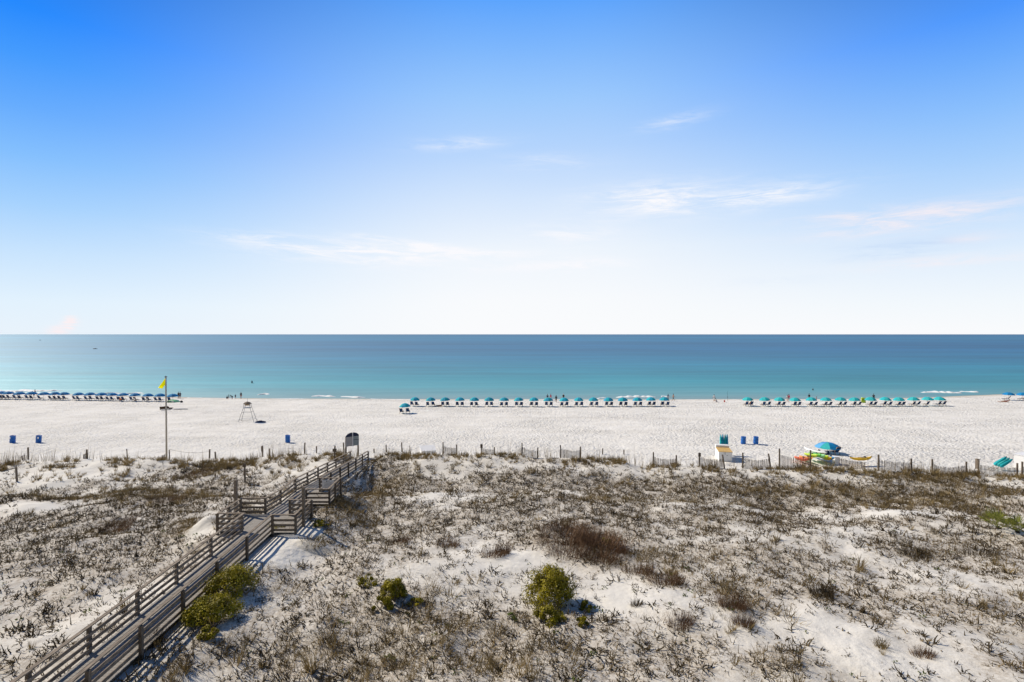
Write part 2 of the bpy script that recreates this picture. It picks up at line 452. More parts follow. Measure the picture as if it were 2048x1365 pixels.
# ------------------------------------------------------------------ where the scrub grows
def patch(px, py, rx, ry, w):
    p = at(px, py); D = p.y
    return (p.x, p.y, max(rx * D / F, .3), max(ry * D * D / ((CAM_Z - p.z) * F), .5), w)

PATCHES = [patch(*a) for a in [
    # dark scrub on the left
    (90, 1075, 200, 45, 1.1), (250, 1060, 170, 45, .9), (60, 1130, 150, 40, .6), (330, 1000, 120, 35, .9), (420, 940, 80, 20, .7), (230, 1130, 150, 40, .35),
    (110, 1330, 140, 50, .5), (380, 1060, 60, 30, .8), (30, 995, 200, 8, .3),
    # the low line behind the first dune
    (1000, 968, 260, 10, 1.3), (1350, 980, 240, 12, 1.0), (1700, 985, 260, 18, 1.1), (1880, 1000, 190, 18, 1.4), (1850, 950, 60, 22, .9), (1150, 955, 240, 14, .5), (760, 950, 60, 30, .7), (1990, 1015, 90, 10, 1.3),
    # middle
    (700, 1000, 70, 40, .9), (760, 1040, 120, 40, .6), (860, 1060, 150, 40, .5), (700, 1090, 120, 40, .7), (1000, 1010, 250, 30, .45), (1250, 1030, 180, 35, .5),
    (1330, 1110, 190, 45, .9), (1170, 1065, 100, 35, .8), (1450, 1150, 130, 40, .5), (1500, 1040, 200, 30, .35), (1680, 1120, 150, 40, .35), (1840, 1100, 150, 40, .55),
    (1640, 1000, 150, 25, .4), (1980, 1110, 90, 60, .5),
    # foreground
    (780, 1300, 260, 80, 1.7), (1000, 1330, 220, 60, 1.3), (560, 1250, 150, 80, .8), (620, 1180, 120, 60, .35), (900, 1230, 140, 60, .6), (380, 1310, 80, 60, .9), (1200, 1290, 160, 60, .5),
    (1130, 1320, 260, 60, .55), (1480, 1330, 180, 60, .35), (1560, 1290, 80, 60, .5), (1000, 1250, 120, 40, .3),
    # open sand
    (1250, 1210, 60, 35, -.5), (1470, 1260, 60, 40, -.45), (1900, 1290, 170, 50, -.2), (1800, 1340, 100, 30, -.25), (1700, 1200, 200, 60, .15), (1950, 1200, 120, 60, .2), (310, 1120, 50, 25, -.5), (100, 955, 120, 22, -.35), (60, 1010, 130, 14, -.6),
    (560, 1085, 60, 40, -1.2), (424, 1034, 42, 20, -3), (580, 1075, 50, 22, -3), (960, 990, 120, 9, -.5), (900, 1180, 70, 50, -.5), (1430, 1010, 120, 16, -.35), (1700, 1060, 100, 20, -.35), (740, 1165, 60, 20, -.4),
    (1010, 1120, 90, 30, -.3), (560, 950, 100, 20, -.3), (1750, 1030, 120, 12, -.5), (280, 1190, 110, 30, -.35), (1650, 945, 160, 14, -.2)]]

def dens(x, y):
    x = np.asarray(x, float); y = np.asarray(y, float)
    t = y - crest_y(x)
    d = 0.46 - .36 * np.exp(-((t + 2.2) / 2.4) ** 2)
    for px, py, rx, ry, w in PATCHES:
        q = ((x - px) / rx) ** 2 + ((y - py) / ry) ** 2
        d = d + (1.35 * w if w > 0 else w) * np.exp(-q)
    d = d * (0.35 + 1.5 * vnoise(x / 2.6, y / 2.6, 61)) * (0.45 + 1.15 * vnoise(x / 1.0, y / 1.0, 66)) * (.55 + .9 * vnoise(x / 6.5, y / 5.0, 69))
    d = d * (1 - sstep(-1.0, 1.5, t))
    q = np.abs(bw_q(x, y))
    d = d * sstep(.9, 1.3, q)
    return np.clip(d, 0, 2.0)

# ------------------------------------------------------------------ ground
def axis(parts):
    a = []
    for lo, hi, st in parts: a += list(np.arange(lo, hi, st))
    return np.array(a + [parts[-1][1]])

def build_ground():
    xs = axis([(-4000, -1000, 500), (-1000, -300, 50), (-300, -165, 6), (-165, -70, .7), (-70, 70, .25), (70, 165, .7), (165, 300, 6), (300, 1000, 50), (1000, 4000, 500)])
    ys = axis([(-400, -40, 30), (-40, 8, 3), (8, 62, .22), (62, 110, .33), (110, 156, .5), (156, 400, 12)])
    X, Y = np.meshgrid(xs, ys); X = X.ravel(); Y = Y.ravel()
    Z = hgt(X, Y)
    d = np.zeros_like(X)
    m = (np.abs(X) < 75) & (Y > 5) & (Y < 60)
    d[m] = dens(X[m], Y[m])
    ny, nx = len(ys), len(xs)
    i = np.arange(ny - 1)[:, None] * nx + np.arange(nx - 1)[None, :]
    Q = np.stack([i, i + 1, i + nx + 1, i + nx], -1).reshape(-1, 4)
    m, nt, b = new_mat('sand'); L = nt.links.new
    geo = N(nt, 'ShaderNodeNewGeometry'); pos = geo.outputs['Position']
    at_ = N(nt, 'ShaderNodeAttribute', attribute_name='litter')
    def noise(sc, det=4, ro=.55):
        n = N(nt, 'ShaderNodeTexNoise'); n.inputs['Scale'].default_value = sc; n.inputs['Detail'].default_value = det; n.inputs['Roughness'].default_value = ro
        L(pos, n.inputs['Vector']); return n.outputs['Fac']
    def rng(x, a, b_, c=0, d_=1):
        n = N(nt, 'ShaderNodeMapRange'); L(x, n.inputs[0])
        for k, v in enumerate((a, b_, c, d_)): n.inputs[k + 1].default_value = v
        return n.outputs[0]
    def mul(a, b_):
        n = N(nt, 'ShaderNodeMath', operation='MULTIPLY'); L(a, n.inputs[0])
        if isinstance(b_, float): n.inputs[1].default_value = b_
        else: L(b_, n.inputs[1])
        return n.outputs[0]
    def mix(f, a, c):
        n = N(nt, 'ShaderNodeMix', data_type='RGBA'); L(f, n.inputs[0])
        for k, v in ((6, a), (7, c)):
            if isinstance(v, tuple): n.inputs[k].default_value = v
            else: L(v, n.inputs[k])
        return n.outputs[2]
    col = mix(rng(noise(.35), .35, .65), (.77, .745, .685, 1), (.83, .81, .76, 1))
    col = mix(mul(rng(noise(9, 3), .52, .72), .35), col, (.55, .51, .45, 1))
    be0 = N(nt, 'ShaderNodeAttribute', attribute_name='beach'); col = mix(rng(be0.outputs['Fac'], 0.0, 1.0, .40, 0.0), col, (.66, .625, .545, 1))
    lit = mul(rng(at_.outputs['Fac'], .10, .95), rng(noise(4.5, 7, .8), .34, .60))
    col = mix(mul(lit, .80), col, (.27, .21, .14, 1))
    sx = N(nt, 'ShaderNodeSeparateXYZ'); L(pos, sx.inputs[0])
    wet = rng(sx.outputs['Z'], .62, .12)
    col = mix(mul(wet, .7), col, (.40, .345, .26, 1))
    L(col, b.inputs['Base Color']); b.inputs['Roughness'].default_value = .95; b.inputs['Specular IOR Level'].default_value = .1
    mp = N(nt, 'ShaderNodeMapping'); mp.inputs['Scale'].default_value = (.022, .33, 1); L(pos, mp.inputs['Vector'])
    rk = N(nt, 'ShaderNodeTexNoise'); rk.inputs['Scale'].default_value = 1; rk.inputs['Detail'].default_value = 4; L(mp.outputs[0], rk.inputs['Vector'])
    col = mix(mul(rng(rk.outputs['Fac'], .5, .7), .35), col, (.62, .59, .53, 1))
    L(col, b.inputs['Base Color'])
    bp = N(nt, 'ShaderNodeBump'); L(rng(noise(.09, 3), .38, .62, .45, 1.0), bp.inputs['Strength']); be = N(nt, 'ShaderNodeAttribute', attribute_name='beach'); L(rng(be.outputs['Fac'], 0, 1, .05, .24), bp.inputs['Distance'])
    ad = N(nt, 'ShaderNodeMath', operation='ADD'); vo = N(nt, 'ShaderNodeTexVoronoi', feature='SMOOTH_F1'); vo.inputs['Scale'].default_value = 3.0; vo.inputs['Randomness'].default_value = 1; L(pos, vo.inputs['Vector'])
    L(vo.outputs['Distance'], ad.inputs[0]); L(mul(noise(5.0, 4, .65), .9), ad.inputs[1])
    L(ad.outputs[0], bp.inputs['Height']); L(bp.outputs[0], b.inputs['Normal'])
    me = np_mesh('sand_ground', np.stack([X, Y, Z], 1), Q, m, {'litter': d, 'beach': sstep(2, 7, Y - crest_y(X)) * sstep(0, 5, shore_y(X) - Y)})
    me.polygons.foreach_set('use_smooth', [True] * len(me.polygons))
    o = bpy.data.objects.new('sand_ground', me); COL.objects.link(o)
    tag(o, 'white sand of the beach and of the scrubby dunes in front of it', 'sand', kind='structure')
build_ground()

# ------------------------------------------------------------------ sea
SWELLS = [(-120, 158, 60, .16, 2.2), (-55, 150, 45, .2, 1.8), (-75, 178, 70, .16, 3), (20, 150, 60, .10, 2.0), (60, 165, 70, .12, 2.6), (-20, 172, 60, .12, 3), (-160, 190, 90, .16, 3.5), (100, 185, 90, .12, 3), (0, 205, 120, .14, 4)]
def sea_z(x, y):
    z = 0 * x
    for cx, cy, rx, a, w in SWELLS:
        yy = y - cy - 1.5 * np.sin(x / 23.0 + cx)
        z = z + a * np.exp(-((x - cx) / rx) ** 4) * np.exp(-(yy / w) ** 2)
    ch = np.exp(-np.maximum(y - 260, 0) / 150.0)
    return z + ch * (0.05 * (vnoise(x / 7.0, y / 2.2, 71) - .5) + 0.05 * (vnoise(x / 16.0, y / 5.0, 73) - .5))

def build_sea():
    ys = np.concatenate([np.arange(127, 220, .7), 220 * np.exp(np.linspace(0, math.log(120000 / 220.0), 260))])
    us = np.concatenate([np.arange(-1.6, 1.6, .008)])
    ny, nx = len(ys), len(us)
    Y = np.repeat(ys, nx); X = np.tile(us, ny) * np.maximum(Y, 200)
    Z = sea_z(X, Y)
    i = np.arange(ny - 1)[:, None] * nx + np.arange(nx - 1)[None, :]
    Q = np.stack([i, i + 1, i + nx + 1, i + nx], -1).reshape(-1, 4)
    m, nt, b = new_mat('sea_water'); L = nt.links.new
    geo = N(nt, 'ShaderNodeNewGeometry'); pos = geo.outputs['Position']
    sx = N(nt, 'ShaderNodeSeparateXYZ'); L(pos, sx.inputs[0])
    lg = N(nt, 'ShaderNodeMath', operation='LOGARITHM'); L(sx.outputs['Y'], lg.inputs[0]); lg.inputs[1].default_value = 10
    mr = N(nt, 'ShaderNodeMapRange'); L(lg.outputs[0], mr.inputs[0]); mr.inputs[1].default_value = 2.1; mr.inputs[2].default_value = 4.6
    cr = N(nt, 'ShaderNodeValToRGB'); r = cr.color_ramp; L(mr.outputs[0], cr.inputs[0])
    st = SEA_STOPS
    while len(r.elements) > 1: r.elements.remove(r.elements[-1])
    for k, (y, c) in enumerate(st):
        p = (math.log10(y) - 2.1) / 2.5
        e = r.elements[0] if k == 0 else r.elements.new(p)
        e.position = p; e.color = (*c, 1)
    def noise(vec, det=4):
        mp = N(nt, 'ShaderNodeMapping'); mp.inputs['Scale'].default_value = vec; L(pos, mp.inputs['Vector'])
        n = N(nt, 'ShaderNodeTexNoise'); n.inputs['Scale'].default_value = 1; n.inputs['Detail'].default_value = det; n.inputs['Roughness'].default_value = .6
        L(mp.outputs[0], n.inputs['Vector']); return n.outputs['Fac']
    s1 = noise((.011, .075, .1)); s2 = noise((.0022, .010, .01)); s3 = noise((.0003, .0011, .01))
    def madd(a, k, c):
        n = N(nt, 'ShaderNodeMath', operation='MULTIPLY_ADD'); L(a, n.inputs[0]); n.inputs[1].default_value = k
        if isinstance(c, float): n.inputs[2].default_value = c
        else: L(c, n.inputs[2])
        return n.outputs[0]
    v = madd(s1, .9, madd(s2, 1.3, madd(s3, 1.5, 1 - 1.85)))
    hs = N(nt, 'ShaderNodeHueSaturation'); L(cr.outputs[0], hs.inputs['Color']); L(v, hs.inputs['Value'])
    L(hs.outputs[0], b.inputs['Base Color'])
    b.inputs['Roughness'].default_value = .9; b.inputs['Specular IOR Level'].default_value = 0.0
    w1 = noise((.22, .9, .5), 5); w2 = noise((.06, .30, .5), 3)
    bp = N(nt, 'ShaderNodeBump'); bp.inputs['Strength'].default_value = .5; bp.inputs['Distance'].default_value = .3
    L(madd(w1, .6, w2), bp.inputs['Height']); L(bp.outputs[0], b.inputs['Normal'])
    out = [n for n in nt.nodes if n.type == 'OUTPUT_MATERIAL'][0]
    gl = N(nt, 'ShaderNodeBsdfGlossy'); gl.inputs['Color'].default_value = (.74, .93, 1.0, 1); gl.inputs['Roughness'].default_value = .56; L(bp.outputs[0], gl.inputs['Normal'])
    mx = N(nt, 'ShaderNodeMixShader'); mx.inputs[0].default_value = .27
    L(b.outputs[0], mx.inputs[1]); L(gl.outputs[0], mx.inputs[2]); L(mx.outputs[0], out.inputs[0])
    me = np_mesh('sea', np.stack([X, Y, Z], 1), Q, m)
    me.polygons.foreach_set('use_smooth', [True] * len(me.polygons))
    o = bpy.data.objects.new('sea', me); COL.objects.link(o)
    tag(o, 'calm turquoise sea deepening to blue at the horizon', 'sea', kind='structure')
SEA_STOPS = [(133, (.21, .31, 0.286)), (146, (.11, .30, 0.297)), (165, (.04, .28, 0.308)), (190, (.008, .255, 0.303)), (245, (.002, .215, 0.303)), (340, (.002, .155, 0.274)),
             (560, (.002, .105, 0.231)), (900, (.003, .09, 0.203)), (1600, (.006, .125, 0.253)), (2900, (.010, .145, 0.274)), (5000, (.004, .085, 0.209)), (12000, (.015, .14, 0.253)), (30000, (.008, .095, 0.220))]
build_sea()

# low breakers and wash along the waterline: ridges of foam with a ragged edge
def surf(px0, px1, py, thick, hh, seed):
    rg = random.Random(seed)
    n = max(10, int((px1 - px0) / 2))
    V = []; Fq = []
    d = ray((px0 + px1) / 2, py); D = (CAM_Z - .1) / (-d.z) * d.y
    m = 9
    for i in range(n + 1):
        u = i / n
        px = px0 + (px1 - px0) * u
        env = min(1, 5 * u, 5 * (1 - u)) ** .6
        x = (px - 1024) / F * D
        nn = float(vnoise(np.array([x / 2.2]), np.array([seed * 3.1]), seed)[0]); n2 = float(vnoise(np.array([x / .7]), np.array([seed * 1.7]), seed + 5)[0])
        w = thick * env * (.35 + .8 * nn + .35 * n2) + .05
        yc = D + 1.0 * (nn - .5) + .8 * math.sin(u * 5 + seed)
        zmax = hh * env * (.5 + .7 * n2)
        for k in range(m):
            q = k / (m - 1)
            z = zmax * (math.sin(PI * min(1, q * 1.0)) ** .8) * (1.0 - .4 * q)
            yy = yc + (q - .5) * w * 2
            V.append((x, yy, max(float(sea_z(np.array([x]), np.array([yy]))[0]), h1(x, yy)) - .02 + z))
    for i in range(n):
        for k in range(m - 1):
            a = i * m + k
            Fq.append((a, a + m, a + m + 1, a + 1))
    o = bpy.data.objects.new('surf_foam', np_mesh('surf_foam', np.array(V), np.array(Fq), M['foam'])); COL.objects.link(o)
    tag(o, 'thin line of white surf breaking at the water edge', 'surf', kind='structure')
for k, a in enumerate([(-30, 60, 782.5, 1.0, .5), (28, 124, 781.5, 1.3, .55), (176, 232, 786.5, .6, .4), (226, 288, 787, .6, .4), (516, 538, 789, .8, .4), (622, 674, 792.5, .9, .45), (678, 732, 794, .9, .45), (736, 772, 798.6, .5, .12),
                       (372, 402, 796.5, .5, .12), (1188, 1214, 796.5, .5, .2), (1230, 1313, 794, 1.1, .5), (1322, 1340, 793.2, .5, .25), (1846, 1924, 785.2, 1.0, .5), (1926, 1958, 783.8, .7, .35), (760, 832, 799.8, 1.2, .1), (400, 470, 797.6, 1.0, .08), (540, 622, 797.9, 1.0, .08), (905, 1010, 800.6, .9, .07), (1040, 1190, 800.8, .9, .07), (1345, 1500, 801.0, .9, .07), (1540, 1720, 800.6, .9, .07), (0, 120, 785.6, 1.0, .15), (130, 300, 790.6, 1.0, .12)]):
    surf(*a, seed=k + 1)
ORD = ['first', 'second', 'third', 'fourth', 'fifth', 'sixth', 'seventh', 'eighth', 'ninth', 'tenth', 'eleventh', 'twelfth', 'thirteenth', 'fourteenth',
       'fifteenth', 'sixteenth', 'seventeenth', 'eighteenth', 'nineteenth', 'twentieth']

def pxm(D): return D / F            # metres per photo pixel at depth D

# ------------------------------------------------------------------ boardwalk
def build_boardwalk():
    t = thing('boardwalk', bw(20, 0), 'weathered grey timber boardwalk with railings crossing the dunes down to the beach', 'boardwalk')
    o0 = t.location.copy()
    def P(s, q, dz=0.0): return bw(s, q, dz) - o0
    rg = random.Random(3)
    # decking, board by board
    mb = MB(); s = 6.0
    while s < 54.5:
        w = .138; j = rg.uniform(-.012, .012)
        mb.bar(P(s + w / 2, -BHW - .03 + j, -.02 + rg.uniform(-.002, .002)), P(s + w / 2, BHW + .03 + j, -.02), w, .038)
        s += .146
    mb.build('deck', M['deck'], t)
    mb = MB()
    for q in (-.78, 0, .78):
        ks = [6, 33.3, 36.2, 39, 54.5]
        for a, b in zip(ks, ks[1:]): mb.bar(P(a, q, -.16), P(b, q, -.16), .05, .22)
    mb.build('joists', M['post'], t)
    def platform(s0, s1, q0, q1):
        mb = MB(); s = s0
        while s < s1 - .07:
            mb.bar(P(s + .069, q0, -.024), P(s + .069, q1, -.024), .138, .038); s += .146
        for q in (q0 + .1, q1 - .1): mb.bar(P(s0, q, -.15), P(s1, q, -.15), .05, .2)
        mb.build('platform_deck', M['deck'], t)
    platform(30.6, 33.5, -2.4, -BHW - .035); platform(30.35, 33.15, BHW + .035, 2.25); platform(36.2, 39.0, BHW + .035, 2.44)
    def railing(path, posts, side, label=None):
        """path: (s,q) corners of the cap; boards under it; posts stand just outside"""
        mb = MB()
        # split where the deck changes slope
        pts = [path[0]]
        for a, b in zip(path, path[1:]):
            if abs(a[1] - b[1]) < .01:
                for k in (33.3, 36.2, 39.0):
                    if a[0] + .05 < k < b[0] - .05: pts.append((k, a[1]))
            pts.append(b)
        for a, b in zip(pts, pts[1:]):
            pa, pb = P(*a), P(*b); d = (pb - pa).normalized()
            e = d * .06
            up = Vector((0, 0, 1))
            mb.bar(pa - e + up * (1.05 + rg.uniform(0, .004)), pb + e + up * 1.052, .15, .042)
            out = d.cross(up) * side * -.03
            for h in (.15, .44, .73):
                j = rg.uniform(-.012, .012)
                mb.bar(pa + out * 0 + up * (h + j), pb + up * (h + j + rg.uniform(-.008, .008)), .036, .135)
        r = mb.build('railing', M['wood'], t)
        for s, q, nx, ns in posts:
            pm = MB()
            p = P(s + ns * .075, q + nx * .075)
            wx = p + o0
            zb = h1(wx.x, wx.y) - o0.z - .3
            pm.box((p.x, p.y, (p.z + 1.02 + zb) / 2), (.12, .12, p.z + 1.02 - zb))
            pm.build('post', M['post'], r)
    Ls = [8.6, 11.2, 13.8, 16.3, 18.8, 21.4, 24.1, 27.1]
    railing([(7, -BHW), (30.6, -BHW), (30.6, -2.4)], [(s, -BHW, -1, 0) for s in Ls] + [(30.5, -BHW, -1, 0), (30.6, -2.4, -1, 0)], -1)
    railing([(30.6, -2.4), (33.5, -2.4), (33.5, -BHW), (39, -BHW), (54.6, -BHW)],
            [(32.0, -2.4, -1, 0), (33.5, -2.4, -1, 0), (33.5, -BHW, 0, 1), (36.2, -BHW, -1, 0), (39, -BHW, -1, 0), (41.6, -BHW, -1, 0), (44.2, -BHW, -1, 0), (46.8, -BHW, -1, 0), (49.4, -BHW, -1, 0), (52, -BHW, -1, 0), (54.5, -BHW, -1, 0)], -1)
    railing([(7, BHW), (30.35, BHW), (30.35, 2.25)], [(s, BHW, 1, 0) for s in Ls] + [(30.35, BHW, 1, -.6), (30.35, 2.25, 1, 0)], 1)
    railing([(30.35, 2.25), (33.1, 2.25), (33.1, BHW), (36.2, BHW), (36.2, 2.44)], [(33.1, 2.25, 1, 0), (33.1, BHW, 0, 1), (36.2, BHW, 0, -1), (36.2, 2.44, 1, 0)], 1)
    railing([(36.2, 2.44), (39, 2.44), (39, BHW), (54.6, BHW)], [(37.6, 2.44, 1, 0), (39, 2.44, 1, 0), (39, BHW, 0, 1)] + [(s, BHW, 1, 0) for s in (41.6, 44.2, 46.8, 49.4, 52, 54.5)], 1)
build_boardwalk()

def notice(name, p, w, h, label, rz=0, lines=4):
    t = thing(name, p, label, 'sign', rz=rz)
    b = MB(); b.box((0, 0, 0), (w, .03, h)); b.build('sign_board', M['white'], t)
    b = MB()
    b.box((-.1, -.018, h * .36), (.1, .004, .07)); b.box((.06, -.018, h * .36), (.06, .004, .05))
    for k in range(lines):
        b.box((random.uniform(-.02, .02), -.018, h * .16 - k * h * .17), (w * random.uniform(.6, .84), .004, .022))
    b.build('lettering', M['ink'], t)
p = bw(39, 0, .62); p.x = BW0 + BWK * 39 + 1.6; p.y = 38.86
notice('notice_board', p, .92, .62, 'white notice board with rows of small print fixed under a railing of the boardwalk')

def post(px, base_py, top_py, label, wide=.11, plate=None, lean=0.0, group='wooden posts along the dunes', name='wooden_post', p=None):
    p = p or at(px, base_py)
    H = (base_py - top_py) * pxm(p.y)
    t = thing(name, p, label, 'post' if not plate else 'sign post', group, ry=lean)
    b = MB(); b.box((0, 0, H / 2 - .25), (wide, wide, H + .5)); b.build('shaft', M['post'], t)
    if plate:
        b = MB(); b.box((0, -wide / 2 - .015, H - plate[1] / 2 - plate[2]), (plate[0], .03, plate[1])); b.build('sign_plate', M['post'], t)
    return t

# boardwalk end: tall posts by the platforms and the big arched board
t = thing('wooden_post', (-18.2, 33.6, 5.0), 'tall square timber post rising beside the left bay of the boardwalk', 'post', 'wooden posts along the dunes')
b = MB(); b.box((0, 0, .95), (.17, .17, 2.9)); b.build('shaft', M['wood'], t)
t = thing('wooden_post', (-12.92, 31.6, 5.0), 'tall square timber post standing at the right bay of the boardwalk', 'post', 'wooden posts along the dunes')
b = MB(); b.box((0, 0, 1.0), (.16, .16, 3.1)); b.build('shaft', M['wood'], t)

def arched_board():
    D = 57.0
    p = Vector(((704 - 1024) / F * D, D, h1((704 - 1024) / F * D, D)))
    t = thing('information_board', p, 'large grey arched information board on two posts where the boardwalk meets the beach', 'sign', rz=R(38))
    zb = 17 - (893 - 669) * D / F - p.z; zt = 17 - (874 - 669) * D / F - p.z; za = 17 - (866 - 669) * D / F - p.z
    w = 1.5
    b = MB(); b.box((0, .03, (zb + zt) / 2), (w, .05, zt - zb))
    n = 14; vs = []; fs = []
    for k in range(n + 1):
        a = -1 + 2 * k / n; z = zt + (za - zt) * math.sqrt(max(0, 1 - .97 * a * a))
        vs += [(a * w / 2, .005, zt), (a * w / 2, .005, z), (a * w / 2, .055, z), (a * w / 2, .055, zt)]
    for k in range(n):
        o = 4 * k
        for i in range(4): fs.append((o + i, o + (i + 1) % 4, o + 4 + (i + 1) % 4, o + 4 + i))
    fs += [(0, 1, 2, 3), (4 * n + 3, 4 * n + 2, 4 * n + 1, 4 * n)]
    hd = MB(); hd.add(vs, fs)
    bo = b.build('panel', M['sign_face2'], t); hd.build('arched_header', M['sign_dark'], t)
    b = MB(); b.box((w * .28, -.002, (zb + zt) / 2 + .0), (w * .42, .012, (zt - zb) * .97)); b.build('notice_sheet', M['sign_face'], t)
    b = MB(); b.box((w * .28, -.014, zb + (zt - zb) * .63), (w * .42, .012, .09))
    for k in range(9):
        z = zb + (zt - zb) * (.08 + .055 * k); b.box((w * .28, -.010, z), (w * .36, .006, .016))
    for k in range(4): b.box((w * .28, -.010, zb + (zt - zb) * (.74 + .06 * k)), (w * .3, .006, .016))
    b.build('lettering', M['ink'], t)
    b = MB(); b.box((0.02, -.02, (zb + za) / 2), (.09, .04, za - zb + .04)); b.build('centre_batten', M['white'], t)
    for x in (-w / 2 + .06, w / 2 - .06):
        b = MB(); b.box((x, .12, (zt + .05) / 2 - .15), (.13, .13, zt + .35)); b.build('leg', M['post'], t)
arched_board()

# posts along the dune line; (px, base y, top y, label, plate)
for px, by, ty, lab, pl in [
    (34, 964, 935, 'short lone post standing in bare white sand at the far left', None),
    (56.6, 920, 895, 'weathered post beside a scrap of old netting at the far left of the grassy crest', None),
    (174.4, 918, 899, 'stubby post with a torn scrap of fence beside it, left of the yellow flag', None),
    (254.5, 917, 898, 'thin post in the grass tuft between the torn fence scrap and the flagpole', None),
    (339, 920, 900, 'thin post immediately right of the flagpole base holding one end of the rope', None),
    (419, 917, 899, 'post holding the far end of the slack rope', None),
    (431, 918, 904, 'very short stub just right of the rope end', None),
    (525.5, 914, 892, 'reddish sign post with a narrow plate between the dark grass mound and the boardwalk', (.26, .62, .05)),
    (538.6, 912, 898, 'short stub right of the reddish sign post', None),
    (609, 908, 886, 'post below the lone blue barrel on the beach', None),
    (633, 907, 893, 'stubby post in grass right of the post below the barrel', None),
    (490, 965, 926, 'slender inland post with a small square plate up the slope from the left platform', (.3, .32, .05)),
    (668.7, 922, 892, 'post with a small square sign left of the upper end of the boardwalk', (.42, .32, .3)),
    (688, 909, 885, 'tall greenish post just left of the arched information board', None),
    (691, 909, 892, 'shorter dark post squeezed between the greenish post and the arched board', None),
    (748, 906, 898, 'very short stub just past the right end of the boardwalk', None),
    (772.6, 905, 890, 'short post on the hummock right of the boardwalk end', None),
    (804, 904, 885, 'slightly leaning post between the hummock and the low white crate', None),
    (820, 913, 892, 'thin pale stake in front of the low white crate', None),
    (1205, 909, 897, 'left one of two posts on the long brown grass mound', None),
    (1248, 909, 900, 'right one of two posts on the long brown grass mound', None)]:
    post(px, by, ty, lab, .12 if px not in (254.5, 820, 339) else .07, pl, lean=random.uniform(-.05, .05))

# rope
a = at(339, 918) + Vector((0, 0, 1.1)); c = at(419, 916) + Vector((0, 0, .75))
pts = [a.lerp(c, u / 12) + Vector((0, 0, -.28 * 4 * (u / 12) * (1 - u / 12))) for u in range(13)]
b = MB(); b.tube([p - a for p in pts], .014, 5); o = b.build('rope', M['rope'], smooth=True, loc=a)
tag(o, 'slack dark rope strung between two posts right of the flagpole', 'rope')

# slatted sand fences
def crest_pt(px, off):
    D = 52.0
    for _ in range(12): D = float(crest_y((px - 1024) / F * D)) + off
    return at_d(px, D)
def top_h(p, px, py):
    d = ray(px, py); return max(.35, CAM_Z + d.z / d.y * p.y - p.z)
def sand_fence(p0, p1, h0, h1_, label, lean=(0, 0), sag=.3, frac=.75, plate=None, posts=(1, 1), step=.105, group='slatted sand fences along the dune'):
    """p0/p1 ground points, h0/h1_ post heights"""
    t = thing('sand_fence', p0, label, 'fence', group)
    d = p1 - p0; L = Vector((d.x, d.y, 0)).length
    n = max(4, int(L / step)); rg = random.Random(int(L * 1000))
    mb = MB(); tops = []; lows = []
    for k in range(1, n):
        u = k / n
        base = Vector((p0.x + d.x * u, p0.y + d.y * u, 0)); base.z = h1(base.x, base.y)
        hh = (h0 * (1 - u) + h1_ * u) * frac * (1 - sag * 4 * u * (1 - u)) + rg.uniform(-.03, .03)
        bow = .12 * math.sin(PI * u)
        b0 = base - p0 + Vector((0, -bow * .3, -.08)); b1 = base - p0 + Vector((rg.uniform(-.03, .03) + lean[1] * u * .5, -bow, hh))
        mb.bar(b0, b1, .046, .012, up=(0, 1, 0))
        tops.append(b0.lerp(b1, .82)); lows.append(b0.lerp(b1, .3))
    mb.build('pickets', M['picket'], t)
    w = MB(); w.tube(tops, .006, 4); w.build('wire', M['metal'], t)
    w = MB(); w.tube(lows, .006, 4); w.build('wire', M['metal'], t)
    for k, (pp, hh, ln) in enumerate(((p0, h0, lean[0]), (p1, h1_, lean[1]))):
        if not posts[k]: continue
        pb = MB(); q = pp - p0
        pb.bar(q + Vector((0, .05, -.4)), q + Vector((ln, .05, hh)), .11, .11, up=(0, 1, 0)); po = pb.build('post', M['post'], t)
        if plate is not None and plate == k:
            s = MB(); s.box((q.x, q.y - .03, hh - .2), (.26, .03, .4)); s.build('sign_plate', M['post'], po)
    return t

FEN = [  # px0, base0, top0, px1, base1, top1, lean1, plate, label
    (886, 903.5, 885, 913, 909, 890, 0, None, 'short slatted fence behind the dune, just right of the low white crate'),
    (963, 911.5, 889, 988.6, 917, 895, 0, 0, 'short slatted fence with a small plate on its left post'),
    (1044, 911.5, 886, 1075.5, 915, 896, 0, None, 'slatted fence between two plain posts, left of the widest of the middle fences'),
    (1121, 913.5, 891, 1160.7, 919, 894, 0, None, 'slatted fence with a deeply sagging top, just left of the long brown grass mound'),
    (1307, 919, 905, 1353, 931, 911, 0, None, 'slatted fence half sunk in brown grass right of the long grass mound'),
    (1399, 934, 906, 1451, 938, 910, -.28, 0, 'sagging slatted fence in front of the white storage box'),
    (1486, 932, 906, 1543.6, 937, 908, -.3, None, 'sagging slatted fence with a leaning right post, below the two blue barrels'),
    (1559.6, 922, 898, 1621.7, 925, 901, 0, None, 'slatted fence in front of the pile of coloured kayaks'),
    (1758, 920, 910, 1825, 935, 918, -.08, None, 'long slatted fence running down from the yellow and orange kayak'),
    (1865.6, 931, 919, 1934, 935, 924, 0, None, 'low broken slatted fence on the grassy hump near the right edge'),
    (1958.4, 937, 922, 2036, 946, 927, 0, None, 'white bleached slatted fence in front of the leaning closed umbrellas'),
    (2046, 943, 924, 2110, 950, 930, 0, None, 'slatted fence cut off by the right edge of the photo'),
]
for px0, b0, t0, px1, b1, t1, ln, pl, lab in FEN:
    p0 = crest_pt(px0, .9); p1 = crest_pt(px1, .7)
    sand_fence(p0, p1, top_h(p0, px0, t0), top_h(p1, px1, t1), lab, (0, ln), sag=.14, frac=.72, plate=pl)
